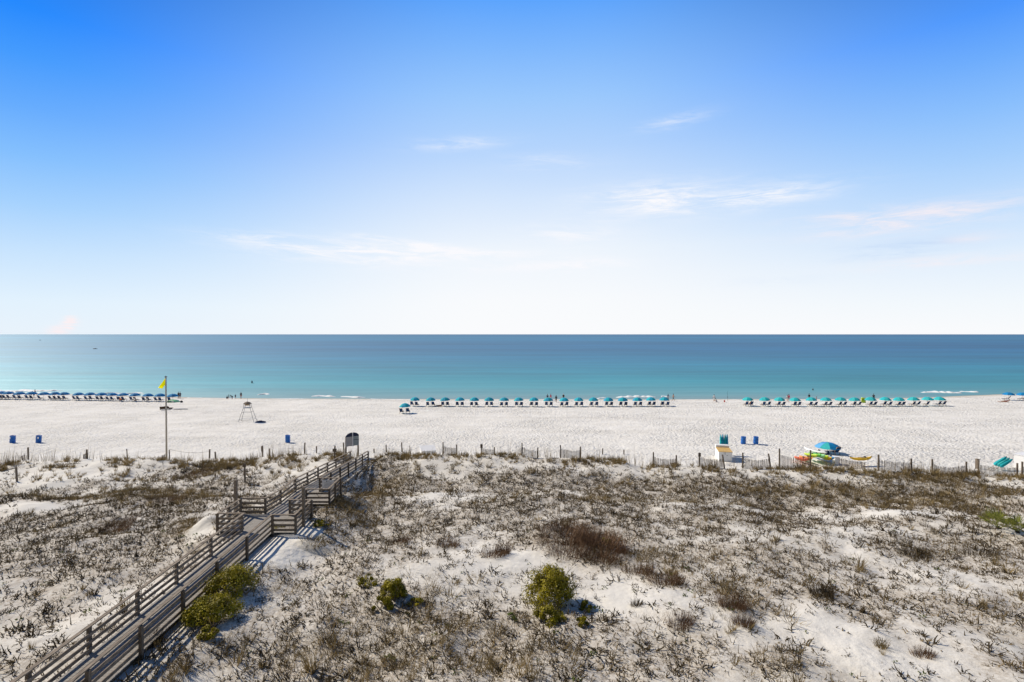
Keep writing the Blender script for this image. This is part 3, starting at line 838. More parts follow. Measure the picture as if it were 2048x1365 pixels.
# grey bowed fence behind the kayaks
p0 = at_d(1677, 56.5); p1 = at_d(1732, 55.0)
sand_fence(p0, p1, (918 - 911) * pxm(56) + .55, .75, 'low grey bowed fence between the kayak pile and the yellow and orange kayak', sag=0, frac=1.0, posts=(0, 0), step=.075)
# torn scraps of netting / fence on the left
for px, by, lab in ((47, 921, 'torn scrap of slatted fence slumped against the far left post'), (170, 918, 'small torn scrap of slatted fence on the stubby post left of the flag'), (328, 920, 'torn scrap of slatted fence at the foot of the flagpole')):
    p0 = at(px - 4, by); p1 = at(px + 5, by)
    sand_fence(p0, p1, .55, 1.0, lab, sag=.2, frac=.9, posts=(0, 0), step=.055, group='torn scraps of sand fence')
post(1954.6, 938, 918, 'thick double stump between the broken fence and the bleached fence', .26)

# ------------------------------------------------------------------ flag
def flag():
    p = at_d(333, 56.5); D = p.y
    H = CAM_Z + ray(330, 753).z / ray(330, 753).y * D - p.z
    t = thing('flagpole', p, 'tall pale wooden flagpole standing behind the dune crest on the left', 'flagpole')
    b = MB(); b.tube([(0, 0, -.5), (0, 0, H * .5), (0, 0, H - .1)], [.095, .085, .065], 10); b.build('pole', M['pole'], t, smooth=True)
    b = MB(); b.box((0, 0, H - .06), (.24, .12, .09)); b.tube([(0, 0, H - .02), (0, 0, H + .07)], [.05, .02], 8); b.build('truck', M['metal'], t)
    f = thing('flag', p + Vector((-.07, 0, H - .2)), 'yellow warning flag hanging folded from the top of the flagpole', 'flag')
    vs = []; fs = []; nu, nv = 10, 10
    for j in range(nv + 1):
        for i in range(nu + 1):
            u = i / nu; v = j / nv
            c00, c01, c10, c11 = (0, 0), (0, -.74), (-.95, -1.12), (-.52, -1.20)
            x2, z2 = [(c00[q] * (1 - v) + c01[q] * v) * (1 - u) + (c10[q] * (1 - v) + c11[q] * v) * u for q in (0, 1)]
            vs.append((x2, .05 * math.sin(u * 6 + v * 2) * u + .25 * u, z2))
    for j in range(nv):
        for i in range(nu):
            a = j * (nu + 1) + i; fs.append((a, a + 1, a + nu + 2, a + nu + 1))
    b = MB(); b.add(vs, fs); o = b.build('flag_cloth', M['flag'], f, smooth=True)
    sm = o.modifiers.new('Solidify', 'SOLIDIFY'); sm.thickness = .006
flag()

# ------------------------------------------------------------------ lifeguard stand
def lifeguard():
    p = at(493, 843.5); D = p.y; k = pxm(D)
    p = Vector(((494 - 1024) / F * D, D, h1((494 - 1024) / F * D, D)))
    t = thing('lifeguard_stand', p, 'tall grey metal lifeguard stand with splayed legs and a dark top on the open sand', 'lifeguard stand', rz=R(12))
    H = 36 * k; hs = 28 * k; wb = 15.0 * k; wt = 6.0 * k
    C = [(-1, -1), (1, -1), (1, 1), (-1, 1)]
    for cx, cy in C:
        b = MB(); b.tube([(cx * wb, cy * wb * .75, -.15), (cx * wt * 1.05, cy * wt * .9, hs), (cx * wt * .85, cy * wt * .75, H)], .036, 7); b.build('leg', M['metal'], t)
    b = MB(); b.box((0, 0, hs), (wt * 2.15, wt * 1.9, .07)); b.build('platform', M['metal'], t)
    b = MB(); b.box((0, wt * .3, hs + .42), (wt * 1.5, wt * .8, .07)); b.box((0, -wt * .25, hs + .75), (wt * 1.5, .05, .5)); b.build('seat', M['chair_wood'], t)
    for zz in (.18, .68):
        b = MB(); u = zz * 1.0
        w_ = wb + (wt - wb) * u; 
        for (ax, ay), (bx, by) in zip(C, C[1:] + C[:1]):
            b.tube([(ax * w_, ay * w_ * .77, hs * zz), (bx * w_, by * w_ * .77, hs * zz)], .02, 5)
        b.build('brace', M['metal'], t)
    b = MB(); b.lathe([(wt * 1.35, 0), (wt * 1.3, .06), (wt * .8, .24), (.08, .36)], 8, (0, 0, H)); b.build('roof', M['post'], t)
    b = MB(); b.tube([(0, 0, H + .3), (0, 0, H + 11 * k)], [.03, .02], 6); b.build('mast', M['metal'], t)
lifeguard()
# flat dark lump added to mimic the shadow the stand casts to its right
p = at(521, 845)
t = thing('bag_or_shadow_lump', p, 'dark blue grey lump added as the shadow on the sand right of the lifeguard stand', 'bag', rz=.1)
b = MB(); b.lathe([(.0, .0), (.85, .02), (.9, .10), (.6, .2), (.2, .26)], 12); o = b.build('sack_or_shadow_body', M['navy_c'], t, smooth=True); o.scale = (1, .55, 1)
b = MB(); b.tube([(-.3, 0, .2), (-.15, 0, .36), (.15, 0, .36), (.3, 0, .2)], .025, 6); b.build('strap', M['rope'], t)  # loop made up along with the shadow lump

# ------------------------------------------------------------------ barrels
def barrel_proto():
    prof = [(.27, 0), (.29, .02), (.292, .16), (.305, .18), (.305, .21), (.292, .23), (.292, .50), (.305, .52), (.305, .55), (.292, .57), (.29, .84), (.30, .86), (.30, .90), (.275, .905), (.27, .86), (.1, .85)]
    mb = MB(); mb.lathe(prof, 24); return mb.mesh('drum', M['blue_plastic'])
BARREL = None
def barrel(px, by, label, sticker=None, lean=.05):
    global BARREL
    BARREL = BARREL or barrel_proto()
    p = at(px, by)
    t = thing('trash_barrel', p, label, 'barrel', 'blue plastic trash barrels on the sand', ry=lean, rz=random.uniform(-.1, .1))
    o = link_mesh('drum', BARREL, t, smooth=True); o.scale = (1.08, 1.08, 1.12)
    b = MB(); b.tube([(math.cos(a) * .325, math.sin(a) * .325, .985) for a in np.linspace(0, 2 * PI, 25)], .022, 6, cap=False); b.build('rim', M['blue_plastic'], t, smooth=True)
    if sticker is not None:
        b = MB(); vs = []; fs = []
        for k in range(5):
            a = -PI / 2 + sticker + (k - 2) * .12
            for z in (.60, .84): vs.append((math.cos(a) * .335, math.sin(a) * .335, z))
        for k in range(4): fs.append((2 * k, 2 * k + 2, 2 * k + 3, 2 * k + 1))
        b.add(vs, fs); b.build('sticker', M['sticker'], t)
barrel(25, 886, 'leftmost blue barrel, with a white sticker left of its middle', -.2, .06)
barrel(77, 886, 'second blue barrel from the left, its white sticker near the right side', .5, .07)
barrel(575.5, 886, 'lone blue barrel with no sticker behind the grassy crest left of the boardwalk', None, .0)
barrel(1486.5, 888, 'blue barrel with a white sticker, left of the pair on the right beach', .8, .04)
barrel(1511.5, 888.5, 'plain blue barrel, right one of the pair on the right side of the beach', None, .04)

# ------------------------------------------------------------------ storage boxes
def storage_box():
    D = 59.0
    p = at_d(1438, D)
    zb = p.z
    t = thing('storage_box', p, 'white wooden storage box with a tan hinged lid standing behind the sagging fence', 'storage box')
    a = R(-14); ux = Vector((math.cos(a), math.sin(a), 0)); uy = Vector((-math.sin(a), math.cos(a), 0)) 
    # local frame: origin at the near corner, x along the shaded front, y along the sunlit left side
    t.rotation_euler = (0, 0, a)
    W, Ld, H = 1.42, 3.0, 1.12
    b = MB(); b.box((W / 2, Ld / 2, H / 2 - .1), (W, Ld, H + .2))
    b.build('body', M['white'], t, bevel=.012)
    b = MB(); b.bar((W / 2, -.06, H + .03), (W / 2, Ld * .72, H + .05), W + .10, .05); b.build('lid', M['tan'], t)
    b = MB(); b.box((W / 2, Ld * .86, H + .16), (W + .06, Ld * .26, .3)); b.build('back_ledge', M['white'], t)
    b = MB(); b.box((W * .46, -.02, H - .16), (.05, .04, .3)); b.tube([(W * .62, -.03, H * .66), (W * .62, -.005, H * .66)], .05, 8); b.build('hasp', M['metal'], t)
    return p, a
SB, SBA = storage_box()

def closed_umbrella(p, d, Lc, Lp, label, rad=.13, m='teal', group=None, nm='closed_umbrella'):
    """furled canopy of length Lc on a pole of length Lp below it, along direction d"""
    t = thing(nm, p, label, 'umbrella', group)
    d = Vector(d).normalized()
    t.rotation_euler = d.to_track_quat('Z', 'Y').to_euler()
    b = MB(); b.tube([(0, 0, 0), (0, 0, Lp + Lc + .08)], .022, 6); b.build('pole', M['pole_wood'], t)
    vs = []; fs = []; n = 16; prof = [(.45, 0), (1.0, .06), (.9, .4), (.75, .75), (.35, 1.0)]
    for r, u in prof:
        for k in range(n):
            a = 2 * PI * k / n; q = rad * r * (1 + .22 * math.cos(8 * a) * (1 if u < .9 else 0))
            vs.append((q * math.cos(a), q * math.sin(a), Lp + Lc * u))
    for i in range(len(prof) - 1):
        for k in range(n):
            k2 = (k + 1) % n; fs.append((i * n + k, i * n + k2, (i + 1) * n + k2, (i + 1) * n + k))
    fs.append(tuple(range(n - 1, -1, -1))); fs.append(tuple((len(prof) - 1) * n + k for k in range(n)))
    b = MB(); b.add(vs, fs); b.build('furled_canopy', M[m], t, smooth=True)
    return t
LABS = ['leftmost of four furled teal umbrellas standing upright at the white storage box', 'second from left of four furled teal umbrellas standing at the white storage box',
        'third from left of four furled teal umbrellas standing at the white storage box', 'rightmost of four furled teal umbrellas standing upright at the white storage box']
for k in range(4):
    x = (1443.0 + 3.9 * k - 1024) / F * 62.4
    z = h1(x, 62.4)
    closed_umbrella((x, 62.35 + .06 * (k % 2), z), (.012 * (k - 1.5) + .004, .01, 1), 1.55, .95, LABS[k], .135, ['teal', 'teal_b', 'teal', 'teal_b'][k], 'furled umbrellas at the storage box')

# low white crate at the centre left
def crate():
    D = 61.5; p = at_d(856, D)
    t = thing('storage_crate', p, 'low white crate with a sloping top behind the dune, left of the short fences', 'crate', rz=R(20))
    H = 1.15
    vs = [(-.85, -.6, -.2), (.85, -.6, -.2), (.85, .9, -.2), (-.85, .9, -.2), (-.85, -.6, H * .72), (.85, -.6, H * .72), (.85, .9, H), (-.85, .9, H)]
    b = MB(); b.add(vs, [(3, 2, 1, 0), (0, 1, 5, 4), (1, 2, 6, 5), (2, 3, 7, 6), (3, 0, 4, 7)]); b.build('body', M['white'], t)
    b = MB(); b.bar((0, -.66, H * .72 + .02), (0, .94, H + .04), 1.78, .05); b.build('lid', M['white'], t)
    b = MB(); b.box((0, -.62, H * .35), (.04, .04, H * .7)); b.box((-.82, -.62, H * .35), (.06, .04, H * .7)); b.box((.82, -.62, H * .35), (.06, .04, H * .7)); b.build('batten', M['white'], t)
crate()

# white shed at the right edge with umbrellas leaning on it
def shed():
    D = 56.0; p = at_d(2066, D)
    t = thing('storage_shed', p, 'white storage shed with a brown roof edge at the right border of the photo', 'shed', rz=R(22))
    H = 1.35
    b = MB(); b.box((0, 0, H / 2 - .2), (3.0, 1.9, H + .4)); b.build('body', M['white'], t, bevel=.012)
    b = MB(); b.bar((-1.56, 0, H + .03), (1.56, 0, H + .10), 2.1, .06, up=(0, 0, 1)); b.build('roof', M['white'], t)
    b = MB(); b.box((.75, -1.0, H - .1), (1.6, .06, .16)); b.build('fascia', M['post'], t)
    b = MB(); b.box((.55, -.965, .55), (.9, .03, 1.1)); b.build('door', M['white'], t)
    b = MB(); b.box((.22, -.99, .75), (.05, .03, .16)); b.build('handle', M['metal'], t)
    return p
SH = shed()
for k, lab in enumerate(['uppermost of three closed teal umbrellas leaning on the white shed, pale poles pointing down left', 'middle one of three closed teal umbrellas leaning on the white shed', 'lowest one of three closed teal umbrellas leaning on the white shed']):
    a = at_d(1974 + 5 * k, 54.6 - .2 * k); zt = 17 - (912 + 2.0 * k - 669) * 55.6 / F
    top = Vector(((2016 + 4 * k - 1024) / F * 55.0, 55.0 - .1 * k, zt - .02))
    L = (top - a).length
    closed_umbrella(a, top - a, L * .60, L * .40, lab, .17, ['teal', 'aqua', 'teal'][k], 'closed umbrellas leaning on the shed')

# small white bin left of the bowed fence
p = at_d(1672, 57.5)
t = thing('storage_bin', p, 'small square white bin at the left end of the grey bowed fence', 'bin')
b = MB(); b.box((0, 0, .3), (.5, .5, 1.1)); b.build('body', M['white'], t, bevel=.015)
b = MB(); b.box((0, 0, .87), (.56, .56, .06)); b.build('lid', M['white'], t, bevel=.01)

# ------------------------------------------------------------------ kayaks
def kayak(p, L, w, h, rz, roll, m, label, tilt=0.0, group='kayaks stacked on the sand'):
    t = thing('kayak', p, label, 'kayak', group)
    t.rotation_euler = Euler((tilt, roll, rz), 'XYZ')
    n = 18; k = 12; vs = []; fs = []
    for i in range(n + 1):
        u = -1 + 2 * i / n
        ww = w / 2 * max(0.02, (1 - abs(u) ** 2.4)) ; rise = .22 * abs(u) ** 3
        for j in range(k):
            a = 2 * PI * j / k
            x = ww * math.cos(a); z = (h * (.55 if math.sin(a) > 0 else .45)) * math.sin(a) * (1 - .55 * abs(u) ** 3) + rise + h * .45
            vs.append((x, u * L / 2, z))
    for i in range(n):
        for j in range(k):
            j2 = (j + 1) % k; fs.append((i * k + j, i * k + j2, (i + 1) * k + j2, (i + 1) * k + j))
    fs.append(tuple(range(k - 1, -1, -1))); fs.append(tuple(n * k + j for j in range(k)))
    b = MB(); b.add(vs, fs); b.build('hull', M[m], t, smooth=True)
    b = MB(); b.tube([(math.cos(a) * w * .24, math.sin(a) * .5 - .1, h * .93) for a in np.linspace(0, 2 * PI, 21)], .03, 6, cap=False); b.build('cockpit_rim', M['dark_hull'], t)
    b = MB(); b.box((0, -.25, h * .9), (w * .38, .36, .05)); b.box((0, -.48, h * 1.02), (w * .38, .06, .26)); b.build('seat', M['dark_hull'], t)
    return t
KY = [('coral', 1600, 58.0, 'coral red kayak at the left end of the stacked pile'), ('orange_p', 1609, 58.4, 'orange kayak tucked behind the coral red one in the pile'),
      ('lime', 1619, 58.6, 'lime yellow kayak leaning on the pile right of the red ones'), ('green_p', 1627, 58.5, 'bright green kayak in the middle of the pile'),
      ('mint_p', 1635, 58.5, 'pale mint green kayak right of the bright green one'), ('lime', 1642, 58.6, 'second lime kayak, right of the pale mint one'),
      ('yellow_p', 1649, 58.6, 'yellow kayak between the lime one and the blue one in the pile'), ('bluekay', 1656, 58.7, 'pale blue kayak at the right end of the stacked pile')]
for k, (m, px, D, lab) in enumerate(KY):
    p = at_d(px, D)
    u = k / 7.0
    lift = (.55 * math.sin(PI * min(1, u * 1.15)) + .02) * (.25 if k < 2 else 1.0)
    kayak(p + Vector((0, 0, .30 + lift * .65)), 2.9, .78, .36, R(-6 - 10 * u), R(28), m, lab, tilt=R(-10))
p = at_d(1629, 59.9); kayak(p + Vector((0, 0, .75)), 3.0, .8, .4, R(20), R(20), 'white', 'white kayak lying on top at the back of the coloured pile')
p = at_d(1722, 56.8); kayak(p + Vector((0, 0, .62)), 2.7, .75, .32, R(97), R(0), 'yellow_p', 'yellow and orange kayak resting on the sand behind the grey bowed fence', tilt=R(0))

# ------------------------------------------------------------------ umbrellas and chairs
def umbrella_proto(mats, rad=1.06, rim=1.4, top=1.95, seg=8, sub=3, drop=.10):
    prof = [(0.03, top), (.25, top - .03), (.5, rim + (top - rim) * .80), (.78, rim + (top - rim) * .42), (1.0, rim)]
    prof = [(prof[0][0], top)] + [(r * rad, z) for r, z in prof[1:]]
    n = seg * sub; mb = MB(); vs = []
    for r, z in prof:
        for k in range(n):
            a = 2 * PI * k / n; f = (k % sub) / sub
            sag = math.sin(PI * f) * .055 * (r / rad) ** 2 if sub > 1 else 0
            q = r * (1 - .05 * math.sin(PI * f) * (r / rad))
            vs.append((q * math.cos(a), q * math.sin(a), z - sag))
    for k in range(n):          # valance
        a = 2 * PI * k / n; f = (k % sub) / sub
        vs.append((rad * 1.005 * math.cos(a), rad * 1.005 * math.sin(a), rim - drop - .03 * math.sin(PI * f)))
    rows = len(prof) + 1
    for i in range(rows - 1):
        for k in range(n):
            k2 = (k + 1) % n
            mb.mi = (k // sub) % len(mats)
            mb.add([], []); mb.f.append((i * n + k, i * n + k2, (i + 1) * n + k2, (i + 1) * n + k)); mb.m.append(mb.mi)
    mb.v = vs
    return mb.mesh('canopy', [M[m] for m in mats])

def umbrella_thing(mats, rad, rim, top, name='beach_umbrella'):
    t = bpy.data.objects.new(name, None); COL.objects.link(t); t.empty_display_size = .2
    c = link_mesh('canopy', umbrella_proto(mats, rad, rim, top), t)
    b = MB(); b.tube([(0, 0, -.4), (0, 0, top - .02)], .022, 7); b.build('pole', M['pole_wood'], t)
    b = MB(); b.tube([(0, 0, top - .01), (0, 0, top + .10)], [.03, .015], 7); b.build('finial', M['pole_wood'], t)
    b = MB()
    for k in range(8):
        a = 2 * PI * k / 8
        b.tube([(math.cos(a) * .03, math.sin(a) * .03, top - .05), (math.cos(a) * rad * .55, math.sin(a) * rad * .55, rim + (top - rim) * .70), (math.cos(a) * rad * .98, math.sin(a) * rad * .98, rim - .02)], .008, 4)
        b.tube([(0, 0, rim + .05), (math.cos(a) * rad * .5, math.sin(a) * rad * .5, rim + (top - rim) * .72)], .007, 4)
    b.build('ribs', M['pole_wood'], t)
    return t

def chair_thing(fabric='navy'):
    t = bpy.data.objects.new('beach_chair', None); COL.objects.link(t); t.empty_display_size = .2
    b = MB(); b.bar((0, -.10, .36), (0, .50, .42), .52, .03); b.bar((0, .50, .42), (0, 1.02, .30), .52, .03); b.build('seat', M[fabric], t)
    b = MB(); b.bar((0, -.08, .34), (0, -.52, 1.06), .54, .035); b.build('backrest', M[fabric], t)
    b = MB()
    for x in (-.29, .29):
        b.bar((x, -.12, .32), (x, .52, .38), .04, .05); b.bar((x, .52, .38), (x, 1.05, .26), .04, .05); b.bar((x, -.06, .30), (x, -.55, 1.10), .04, .05)
    b.bar((-.29, -.55, 1.09), (.29, -.55, 1.09), .04, .04)
    b.build('frame', M['chair_wood'], t)
    for x in (-.32, .32):
        b = MB(); b.bar((x, -.30, .62), (x, .28, .60), .07, .03); b.bar((x, .22, .60), (x, .22, .36), .04, .04); b.build('armrest', M['chair_wood'], t)
        for y in (-.28, .46):
            b = MB(); b.bar((x * .94, y, .42 if y < 0 else .36), (x * .94, y + (.10 if y > 0 else -.06), -.06), .045, .045); b.build('leg', M['chair_wood'], t)
    return t

U_TEAL = umbrella_thing(['teal', 'teal_b'], 1.08, 1.42, 2.0); U_AQUA = umbrella_thing(['aqua', 'teal'], 1.14, 1.42, 1.98)
U_ROYAL = umbrella_thing(['royal', 'royal2'], 1.2, 1.40, 1.92)
CH_NAVY = chair_thing()
USED = set()
def inst(proto, loc, rz, label, cat, group, rx=0, ry=0):
    if proto.name not in USED: USED.add(proto.name); o = proto
    else: o = copy_tree(proto)
    o.location = loc; o.rotation_euler = (rx, ry, rz)
    return tag(o, label, cat, group)

def row(xs, base, proto, colour, rowname, special=None, chairs_rz=0, skip_chairs=(), extra=.54):
    n = len(xs)
    for i, px in enumerate(xs):
        by = base(px) if callable(base) else base
        p = at(px, by); p = Vector((p.x, p.y + .5, h1(p.x, p.y + .5)))
        w = f'{ORD[i]} from the left in the {rowname}'
        inst(proto, p, random.uniform(0, .78), f'{colour} beach umbrella, {w}', 'umbrella', f'umbrellas in the {rowname}', random.uniform(-.03, .03), random.uniform(-.06, .02))
        for s, sn in ((-1, 'left'), (1, 'right')):
            if (i, s) in skip_chairs: continue
            q = Vector((p.x + s * (extra + random.uniform(-.05, .05)), p.y - .45 + random.uniform(-.12, .12), 0)); q.z = h1(q.x, q.y) + .02
            inst(CH_NAVY, q, chairs_rz + random.uniform(-.12, .12), f'navy beach chair on the {sn} under the {ORD[i]} umbrella of the {rowname}', 'chair', f'beach chairs of the {rowname}')

LX = [-1, 13, 35.5, 59, 84, 106.5, 124, 153.5, 177, 199.5, 221, 243, 267.5, 293, 317, 343]
row(LX, lambda x: 799.0 + (x / 343.0) * 5.2, U_ROYAL, 'royal blue', 'far left blue row', skip_chairs={(15, 1), (4, 1)})
MX = [829, 860.7, 890, 919.7, 948, 978, 1008, 1037.8, 1068, 1097.4, 1128.6, 1158, 1187.8, 1217.7, 1246.6, 1276, 1303, 1330]
row(MX, lambda x: 813.2 + .8 * math.sin((x - 829) / 160), U_TEAL, 'teal', 'long middle row')
RX = [1498, 1532, 1562, 1593, 1625, 1654.5, 1684, 1712.6, 1744.5, 1773.7, 1801, 1831, 1858.6, 1882.6]
row(RX, lambda x: 813.0 + .5 * math.sin((x - 1498) / 90), U_AQUA, 'aqua', 'right hand row', chairs_rz=.12, skip_chairs={(12, 1)})
row([2021, 2050], lambda x: 801.5, U_ROYAL, 'dark blue', 'right edge pair', chairs_rz=.9, skip_chairs={(0, 1)})
# the one standing alone nearer the dunes
p = at(809.5, 827.5); p.y += .4
inst(U_TEAL, (p.x, p.y, h1(p.x, p.y)), .3, 'teal beach umbrella standing alone nearer the dunes than the middle row', 'umbrella', None, 0, -.03)
for s, sn in ((-1, 'left'), (1, 'right')):
    inst(CH_NAVY, (p.x + s * .62, p.y - .5, h1(p.x + s * .62, p.y - .5) + .02), .05 * s, f'navy beach chair on the {sn} under the lone teal umbrella', 'chair', 'chairs under the lone umbrella')
# big two tone one by the kayaks
D = 63.5; x = (1657 - 1024) / F * D; z = h1(x, D)
t = umbrella_thing(['royal2', 'sky_canvas', 'aqua', 'royal2'], 1.42, .95, 1.48)
t.location = (x, D, z - .1); t.rotation_euler = (0, R(1), R(-66)); tag(t, 'large blue and aqua striped umbrella standing beside the kayak pile', 'umbrella')
inst(CH_NAVY, ((1673 - 1024) / F * 62.6, 62.6, h1((1673 - 1024) / F * 62.6, 62.6)), .2, 'navy beach chair under the large blue and aqua striped umbrella', 'chair', None)
p = at_d(1654, 62.8); t = thing('cooler', p, 'small dark cooler beside the pole of the large striped umbrella', 'cooler')
b = MB(); b.box((0, 0, .2), (.42, .3, .4)); b.build('body', M['navy_c'], t, bevel=.02); b = MB(); b.box((0, 0, .43), (.45, .33, .06)); b.build('lid', M['navy'], t, bevel=.01)

# lime float stood on end in the right hand row
p = at(1727, 806); t = thing('pool_float', p, 'lime green inflatable lounge float stood on end behind the right hand row', 'float', rx=R(-12), ry=R(8))
k = pxm(p.y)
b = MB(); vs = []
for i in range(7):
    xx = -.45 + .15 * i
    b.tube([(xx, .0, .0), (xx, .05, 8.5 * k)], .085, 8)
b.build('mattress', M['lime'], t, smooth=True)
b = MB(); b.tube([(-.45, .02, 8.5 * k + .1), (.45, .02, 8.5 * k + .1)], .15, 8); b.build('pillow', M['lime'], t, smooth=True)

# mint tent and things at the end of the left row
p = at(346, 805); t = thing('beach_tent', p, 'small mint green and white beach tent at the right end of the blue row', 'tent', rz=R(-8))
vs = []; fs = []; n = 10
for j in range(7):
    for i in range(n + 1):
        a = PI * i / n; y = -.8 + 1.6 * j / 6
        hh = .72 * (1 - .25 * abs(y)); vs.append((-1.15 * math.cos(a), y, hh * math.sin(a) ** .8 - .03))
for j in range(6):
    for i in range(n):
        a = j * (n + 1) + i; fs.append((a, a + 1, a + n + 2, a + n + 1))
b = MB(); b.add(vs, fs); b.m = [1 if (q % n) < 3 else 0 for q in range(len(b.f))]
o = b.build('canopy', [M['mint_p'], M['white']], t, smooth=True); mo = o.modifiers.new('Solidify', 'SOLIDIFY'); mo.thickness = .02
b = MB(); b.box((0, 0, .02), (2.3, 1.6, .03)); b.build('groundsheet', M['mint_p'], t)
p = at(363, 805.5); t = thing('bag_or_shadow_lump', p, 'small dark bag on the sand right of the mint tent', 'bag')
b = MB(); b.lathe([(.18, 0), (.28, .05), (.27, .3), (.16, .4)], 12); b.build('sack_or_shadow_body', M['black_c'], t, smooth=True); b = MB(); b.tube([(-.15, 0, .36), (-.08, 0, .52), (.08, 0, .52), (.15, 0, .36)], .02, 5); b.build('strap', M['rope'], t)
for px, by, lab, rz in ((325.5, 820, 'low dark brown folding lounger left of the flagpole, out on the sand', .5), (338.5, 819, 'low dark brown folding lounger seen right of the flagpole, out on the sand', -.3)):
    p = at(px, by); t = thing('folding_lounger', p, lab, 'lounger', 'brown loungers behind the flagpole', rz=rz)
    b = MB(); b.bar((0, -.3, .22), (0, .6, .26), .95, .10); b.build('seat', M['brown_c'], t)
    b = MB(); b.bar((0, -.28, .24), (0, -.62, .72), .95, .10); b.build('backrest', M['brown_c'], t)
    for x in (-.42, .42):
        b = MB(); b.bar((x, -.5, 0), (x, .5, .22), .05, .05); b.build('leg', M['black_c'], t)
        b = MB(); b.bar((x, .5, 0), (x, -.3, .24), .05, .05); b.build('leg', M['black_c'], t)
p = at(361, 819.5); t = thing('shadow_slab', p, 'long dark slab added for a shadow line on the sand right of the brown loungers', 'board', rz=R(92))  # made-up dark slab in place of a thin shadow line
b = MB(); n = 16; vs = []; fs = []
for i in range(n + 1):
    u = -1 + 2 * i / n; w = .36 * max(.04, (1 - abs(u) ** 2.6))
    for xx, zz in ((-w, .03), (-w * .8, .10), (w * .8, .10), (w, .03), (0, .0)): vs.append((xx, u * 1.5, zz + .05))
for i in range(n):
    for j in range(5): fs.append((i * 5 + j, i * 5 + (j + 1) % 5, (i + 1) * 5 + (j + 1) % 5, (i + 1) * 5 + j))
b.add(vs, fs); b.build('board', M['dark_hull'], t, smooth=True)  # slab body, its dark colour stands for the shadow
b = MB(); b.box((0, 1.15, .0), (.02, .16, .16)); b.build('fin', M['dark_hull'], t)

# boats far out
def boat(px, py, L, label, cabin):
    d = ray(px, py); D = CAM_Z / (-d.z) * d.y
    t = thing('boat', (d.x / d.y * D, D, 0), label, 'boat', 'boats far out on the sea', rz=R(82))
    n = 14; k = 7; vs = []; fs = []; w = L * .3; h = L * .16
    for i in range(n + 1):
        u = i / n; ww = w / 2 * (min(1, 1.25 - u) ** .5 if u > .5 else .9) * (1 - max(0, u - .6) ** 1.5 * 3.2 * .95); ww = max(ww, .02)
        for j in range(k):
            a = PI * j / (k - 1); vs.append((ww * math.cos(a), (u - .5) * L, h * (.7 + .4 * u ** 2) - (h * (1.0 + .3 * u)) * math.sin(a) ** .7))
    for i in range(n):
        for j in range(k - 1): a = i * k + j; fs.append((a, a + 1, a + k + 1, a + k))
        fs.append((i * k + k - 1, i * k, (i + 1) * k, (i + 1) * k + k - 1))
    fs.append(tuple(range(k)))
    b = MB(); b.add(vs, fs); b.build('hull', M['dark_hull'], t, smooth=True)
    b = MB()
    if cabin: b.box((0, -.05 * L, h * 1.3), (w * .5, L * .22, h * 1.2)); b.build('cabin', M['skiff_white'], t); b = MB(); b.box((0, -.05 * L, h * 2.1), (w * .62, L * .3, h * .14)); b.build('roof', M['dark_hull'], t)
    else: b.box((0, -.1 * L, h * .95), (w * .5, L * .1, h * .6)); b.build('console', M['dark_hull'], t)
boat(80, 681.2, 5.0, 'tiny dark boat near the horizon at the far left', True)
boat(190, 698.5, 5.0, 'low dark skiff on the pale sea, nearer than the boat by the horizon', False)
# ------------------------------------------------------------------ people
def skin_mesh(name, verts, edges, radii, root, levels=1):
    me = bpy.data.meshes.new(name); me.from_pydata([tuple(v) for v in verts], edges, [])
    o = bpy.data.objects.new(name, me); COL.objects.link(o)
    o.modifiers.new('Skin', 'SKIN')
    sv = me.skin_vertices[0].data
    for i, r in enumerate(radii):
        rr = r if hasattr(r, '__len__') else (r, r)
        sv[i].radius = rr; sv[i].use_root = (i == root)
    s = o.modifiers.new('Sub', 'SUBSURF'); s.levels = levels; s.render_levels = levels
    dg = bpy.context.evaluated_depsgraph_get(); dg.update()
    m2 = bpy.data.meshes.new_from_object(o.evaluated_get(dg))
    bpy.data.objects.remove(o); bpy.data.meshes.remove(me)
    m2.name = name
    return m2

def rot_x(v, a):
    c, s = math.cos(a), math.sin(a)
    return Vector((v.x, v.y * c - v.z * s, v.y * s + v.z * c))

